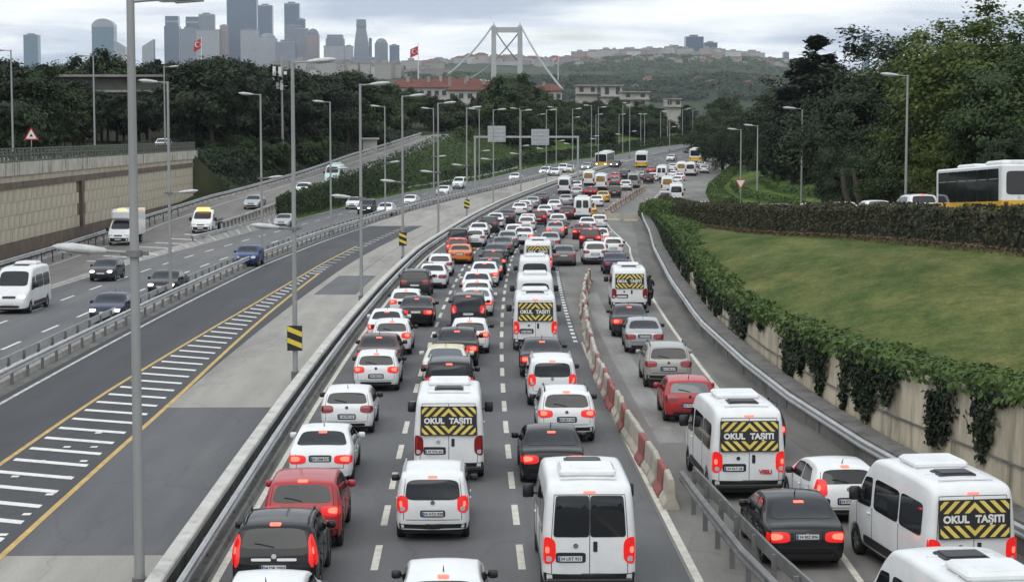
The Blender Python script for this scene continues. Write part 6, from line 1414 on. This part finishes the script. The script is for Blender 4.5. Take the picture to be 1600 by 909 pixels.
# ---- flags
FLAGR = mat('flag_red', (.50, .015, .03), .7)
def flag(px, ptop, pbot, Y, fx0, fx1, fy0, fy1, lab):
    a, b = at(px, pbot, Y), at(px, ptop, Y); t = empty('flag', (a.x, Y, a.z-14)); tag(t, lab, 'flag'); o = Vector(t.location)
    MB().tube([(0, 0, 0), (0, 0, b.z-o.z)], [.35, .18], 8).build('flagpole', SIGNW, t)
    p, q = at(fx0, fy1, Y), at(fx1, fy0, Y); rows = []
    for i in range(9):
        f = i/8; x = p.x+(q.x-p.x)*f-o.x; rows.append([(x, .5*math.sin(f*6)*(1-f)+.02, p.z+(q.z-p.z)*(v*.85+.15*f)-o.z-(1-f)*1.2) for v in (0, .33, .66, 1)])
    fl = MB().grid(rows, flip=False).build('cloth', FLAGR, t, True)
    cx_, cz_ = (p.x+q.x)/2-o.x, (p.z+q.z)/2-o.z-.3; rr = (q.z-p.z)*.24; cres = []
    n = 14; out = [(cx_+rr*math.cos(k), cz_+rr*math.sin(k)) for k in np.linspace(.6, 2*math.pi-.6, n)]; inn = [(cx_+rr*.22+rr*.78*math.cos(k), cz_+rr*.78*math.sin(k)) for k in np.linspace(.75, 2*math.pi-.75, n)]
    MB().grid([[(x, -.75, z) for x, z in out], [(x, -.75, z) for x, z in inn]]).build('crescent', SIGNW, fl)
    st = [(cx_+rr*1.15+rr*(.42 if k % 2 == 0 else .17)*math.cos(math.pi+k*math.pi/5), cz_+rr*(.42 if k % 2 == 0 else .17)*math.sin(math.pi+k*math.pi/5)) for k in range(10)]
    MB().add([(x, -.75, z) for x, z in st]+[(cx_+rr*1.15, -.75, cz_)], [(k, (k+1) % 10, 10) for k in range(10)]).build('star', SIGNW, fl)
flag(653.5, 66, 118, 900., 641, 653, 72, 88, 'red flag with white crescent on the tall pole above the red roofs')
flag(315, 58, 100, 700., 303, 314.5, 60, 78, 'red flag with white crescent before the pale office blocks')
flag(872, 87, 104, 1500., 867, 871.5, 87, 97, 'small distant red flag right of the bridge tower')
# ---- red roofed estate and concrete buildings behind the wood
HWALL = mat('estate_wall', (.40, .375, .335), .8, base2=(.50, .475, .435), vscale=.3); RTILE = mat('estate_roof', (.105, .036, .027), .85, base2=(.16, .056, .04), vscale=.6, stretch=(1, 1, 3))
CDARK2 = mat('mossy_concrete', (.07, .072, .06), .9, base2=(.11, .11, .095), vscale=.3)
CDARK = mat('old_concrete', (.20, .195, .18), .9, base2=(.30, .29, .27), vscale=.3)
def estate(x0, x1, yroof, yeave, ybase, Y, lab, nw=6, chim=2):
    a, b = at(x0, ybase, Y), at(x1, yeave, Y); c = at((x0+x1)/2, yroof, Y); w = b.x-a.x; d = 14.; he, hr = b.z-a.z, c.z-a.z
    t = empty('house', (a.x, Y, a.z)); tag(t, lab, 'house', 'red roofed houses behind the wood')
    MB().box(0, w, 0, d, -6, he).build('wall', HWALL, t)
    r_ = MB().add([(-1, -1, he), (w+1, -1, he), (w+1, d+1, he), (-1, d+1, he), (w*.2, d*.5, hr), (w*.8, d*.5, hr)], [(0, 1, 5, 4), (1, 2, 5), (2, 3, 4, 5), (3, 0, 4), (3, 2, 1, 0)]).build('roof', RTILE, t)
    for k in range(chim): MB().box(w*(.3+.35*k), w*(.3+.35*k)+1.2, d*.3, d*.3+1.2, he+.5, hr+.9).build('chimney', WALLS[2], r_)
    for k in range(nw):
        x = w*(k+.5)/nw; q = MB().box(x-.8, x+.8, -.12, .02, he-2.9, he-1.2).build('window', WIN, t); MB().box(x-.95, x+.95, -.2, -.02, he-3.05, he-2.93).build('sill', HWALL, q)
estate(606, 700, 123, 137, 150, 560, 'long red roofed house, left one below the tall flag', 8, 3)
estate(650, 770, 122, 138, 156, 600, 'broad red roofed house in the middle of the estate', 9, 4)
estate(700, 782, 126, 141, 164, 520, 'red roofed house with pale gable lowest on the slope', 6, 2)
estate(835, 878, 131, 142, 158, 560, 'small red roofed house right of the dark tree', 4, 1)
def slabhouse(x0, x1, yt, yb, Y, fl, lab, m_=CONC, wm=None):
    a, b = at(x0, yb, Y), at(x1, yt, Y); w, h = b.x-a.x, b.z-a.z; t = empty('building', (a.x, Y, a.z)); tag(t, lab, 'building', 'concrete buildings behind the wood')
    MB().box(.4, w-.4, .4, 11, -8, h-.3).build('wall', wm or HWALL, t)
    for k in range(fl+1): MB().box(0, w, -.8, 11.5, h*k/fl-.35, h*k/fl).build('floor_slab', m_, t)
    n = max(2, int(w/3.2)) if wm is None else 0
    for k in range(fl):
        for c in range(n): x = w*(c+.5)/n; MB().box(x-.7, x+.7, .3, .42, h*k/fl+.5, h*(k+1)/fl-.8).build('window', WIN, t)
slabhouse(900, 935, 133, 146, 520, 1, 'flat roofed pale pavilion left of the concrete house'); slabhouse(940, 974, 133, 150, 510, 1, 'flat roofed concrete pavilion in the middle'); slabhouse(970, 1016, 143, 166, 480, 2, 'pale two storey house with dark windows and balconies'); slabhouse(1040, 1066, 154, 166, 500, 1, 'small pale flat building right of the two storey house')
slabhouse(72, 264, 117, 141, 232, 1, 'long grey concrete slab building above the left wood', CDARK, CDARK2)
# small white kiosk and wall pieces by the ramp
p = at(578, 232, 262); k = empty('kiosk', (p.x, 262, ground_z(p.x, 262)-.1)); tag(k, 'small cream kiosk beside the side ramp', 'kiosk'); MB().box(-1.2, 1.2, -1, 1, 0, 2.2).build('wall', HWALL, k); MB().box(-1.6, 1.6, -1.4, 1.4, 2.2, 2.5).build('roof', WALLS[4], k)
# ---------------------------------------------------------------- air
hz = MB().box(-3600, 3600, -2700, 5600, -4.5, 470).build('haze', mat('haze_air'))
m = MATS['haze_air']; t = m.node_tree; t.nodes.clear(); out = t.nodes.new('ShaderNodeOutputMaterial'); pv = t.nodes.new('ShaderNodeVolumePrincipled')
pv.inputs['Density'].default_value = 0.55e-4; pv.inputs['Color'].default_value = (.86, .92, 1, 1); pv.inputs['Anisotropy'].default_value = .2
t.links.new(pv.outputs[0], out.inputs['Volume']); tag(hz, 'thin pale haze filling the air', kind='stuff')
# ---------------------------------------------------------------- lay the scene out at full length along Y
LONG = {'guardrail', 'concrete_kerb', 'balustrade', 'retaining_wall', 'railing', 'hedge', 'hedge_litter', 'ivy', 'hanging_ivy', 'wall_creeper', 'dead_ivy', 'slope_hedge', 'slope_shrub', 'corner_shrub', 'yellow_hedge', 'roadside_hedge', 'wall_end_shrub', 'coping_plants', 'bank_hedge', 'merge_hedge', 'bank_foot', 'lawn_tufts', 'suspension_bridge', 'far_woodland', 'slope_woodland', 'shore_woodland', 'haze'}
for o in list(sc.objects):
    if o.parent is not None or o.type in ('CAMERA', 'LIGHT'): continue
    if o.name.split('.')[0] in LONG or o.get('kind') == 'structure': o.scale.y *= KY
    o.location.y *= KY
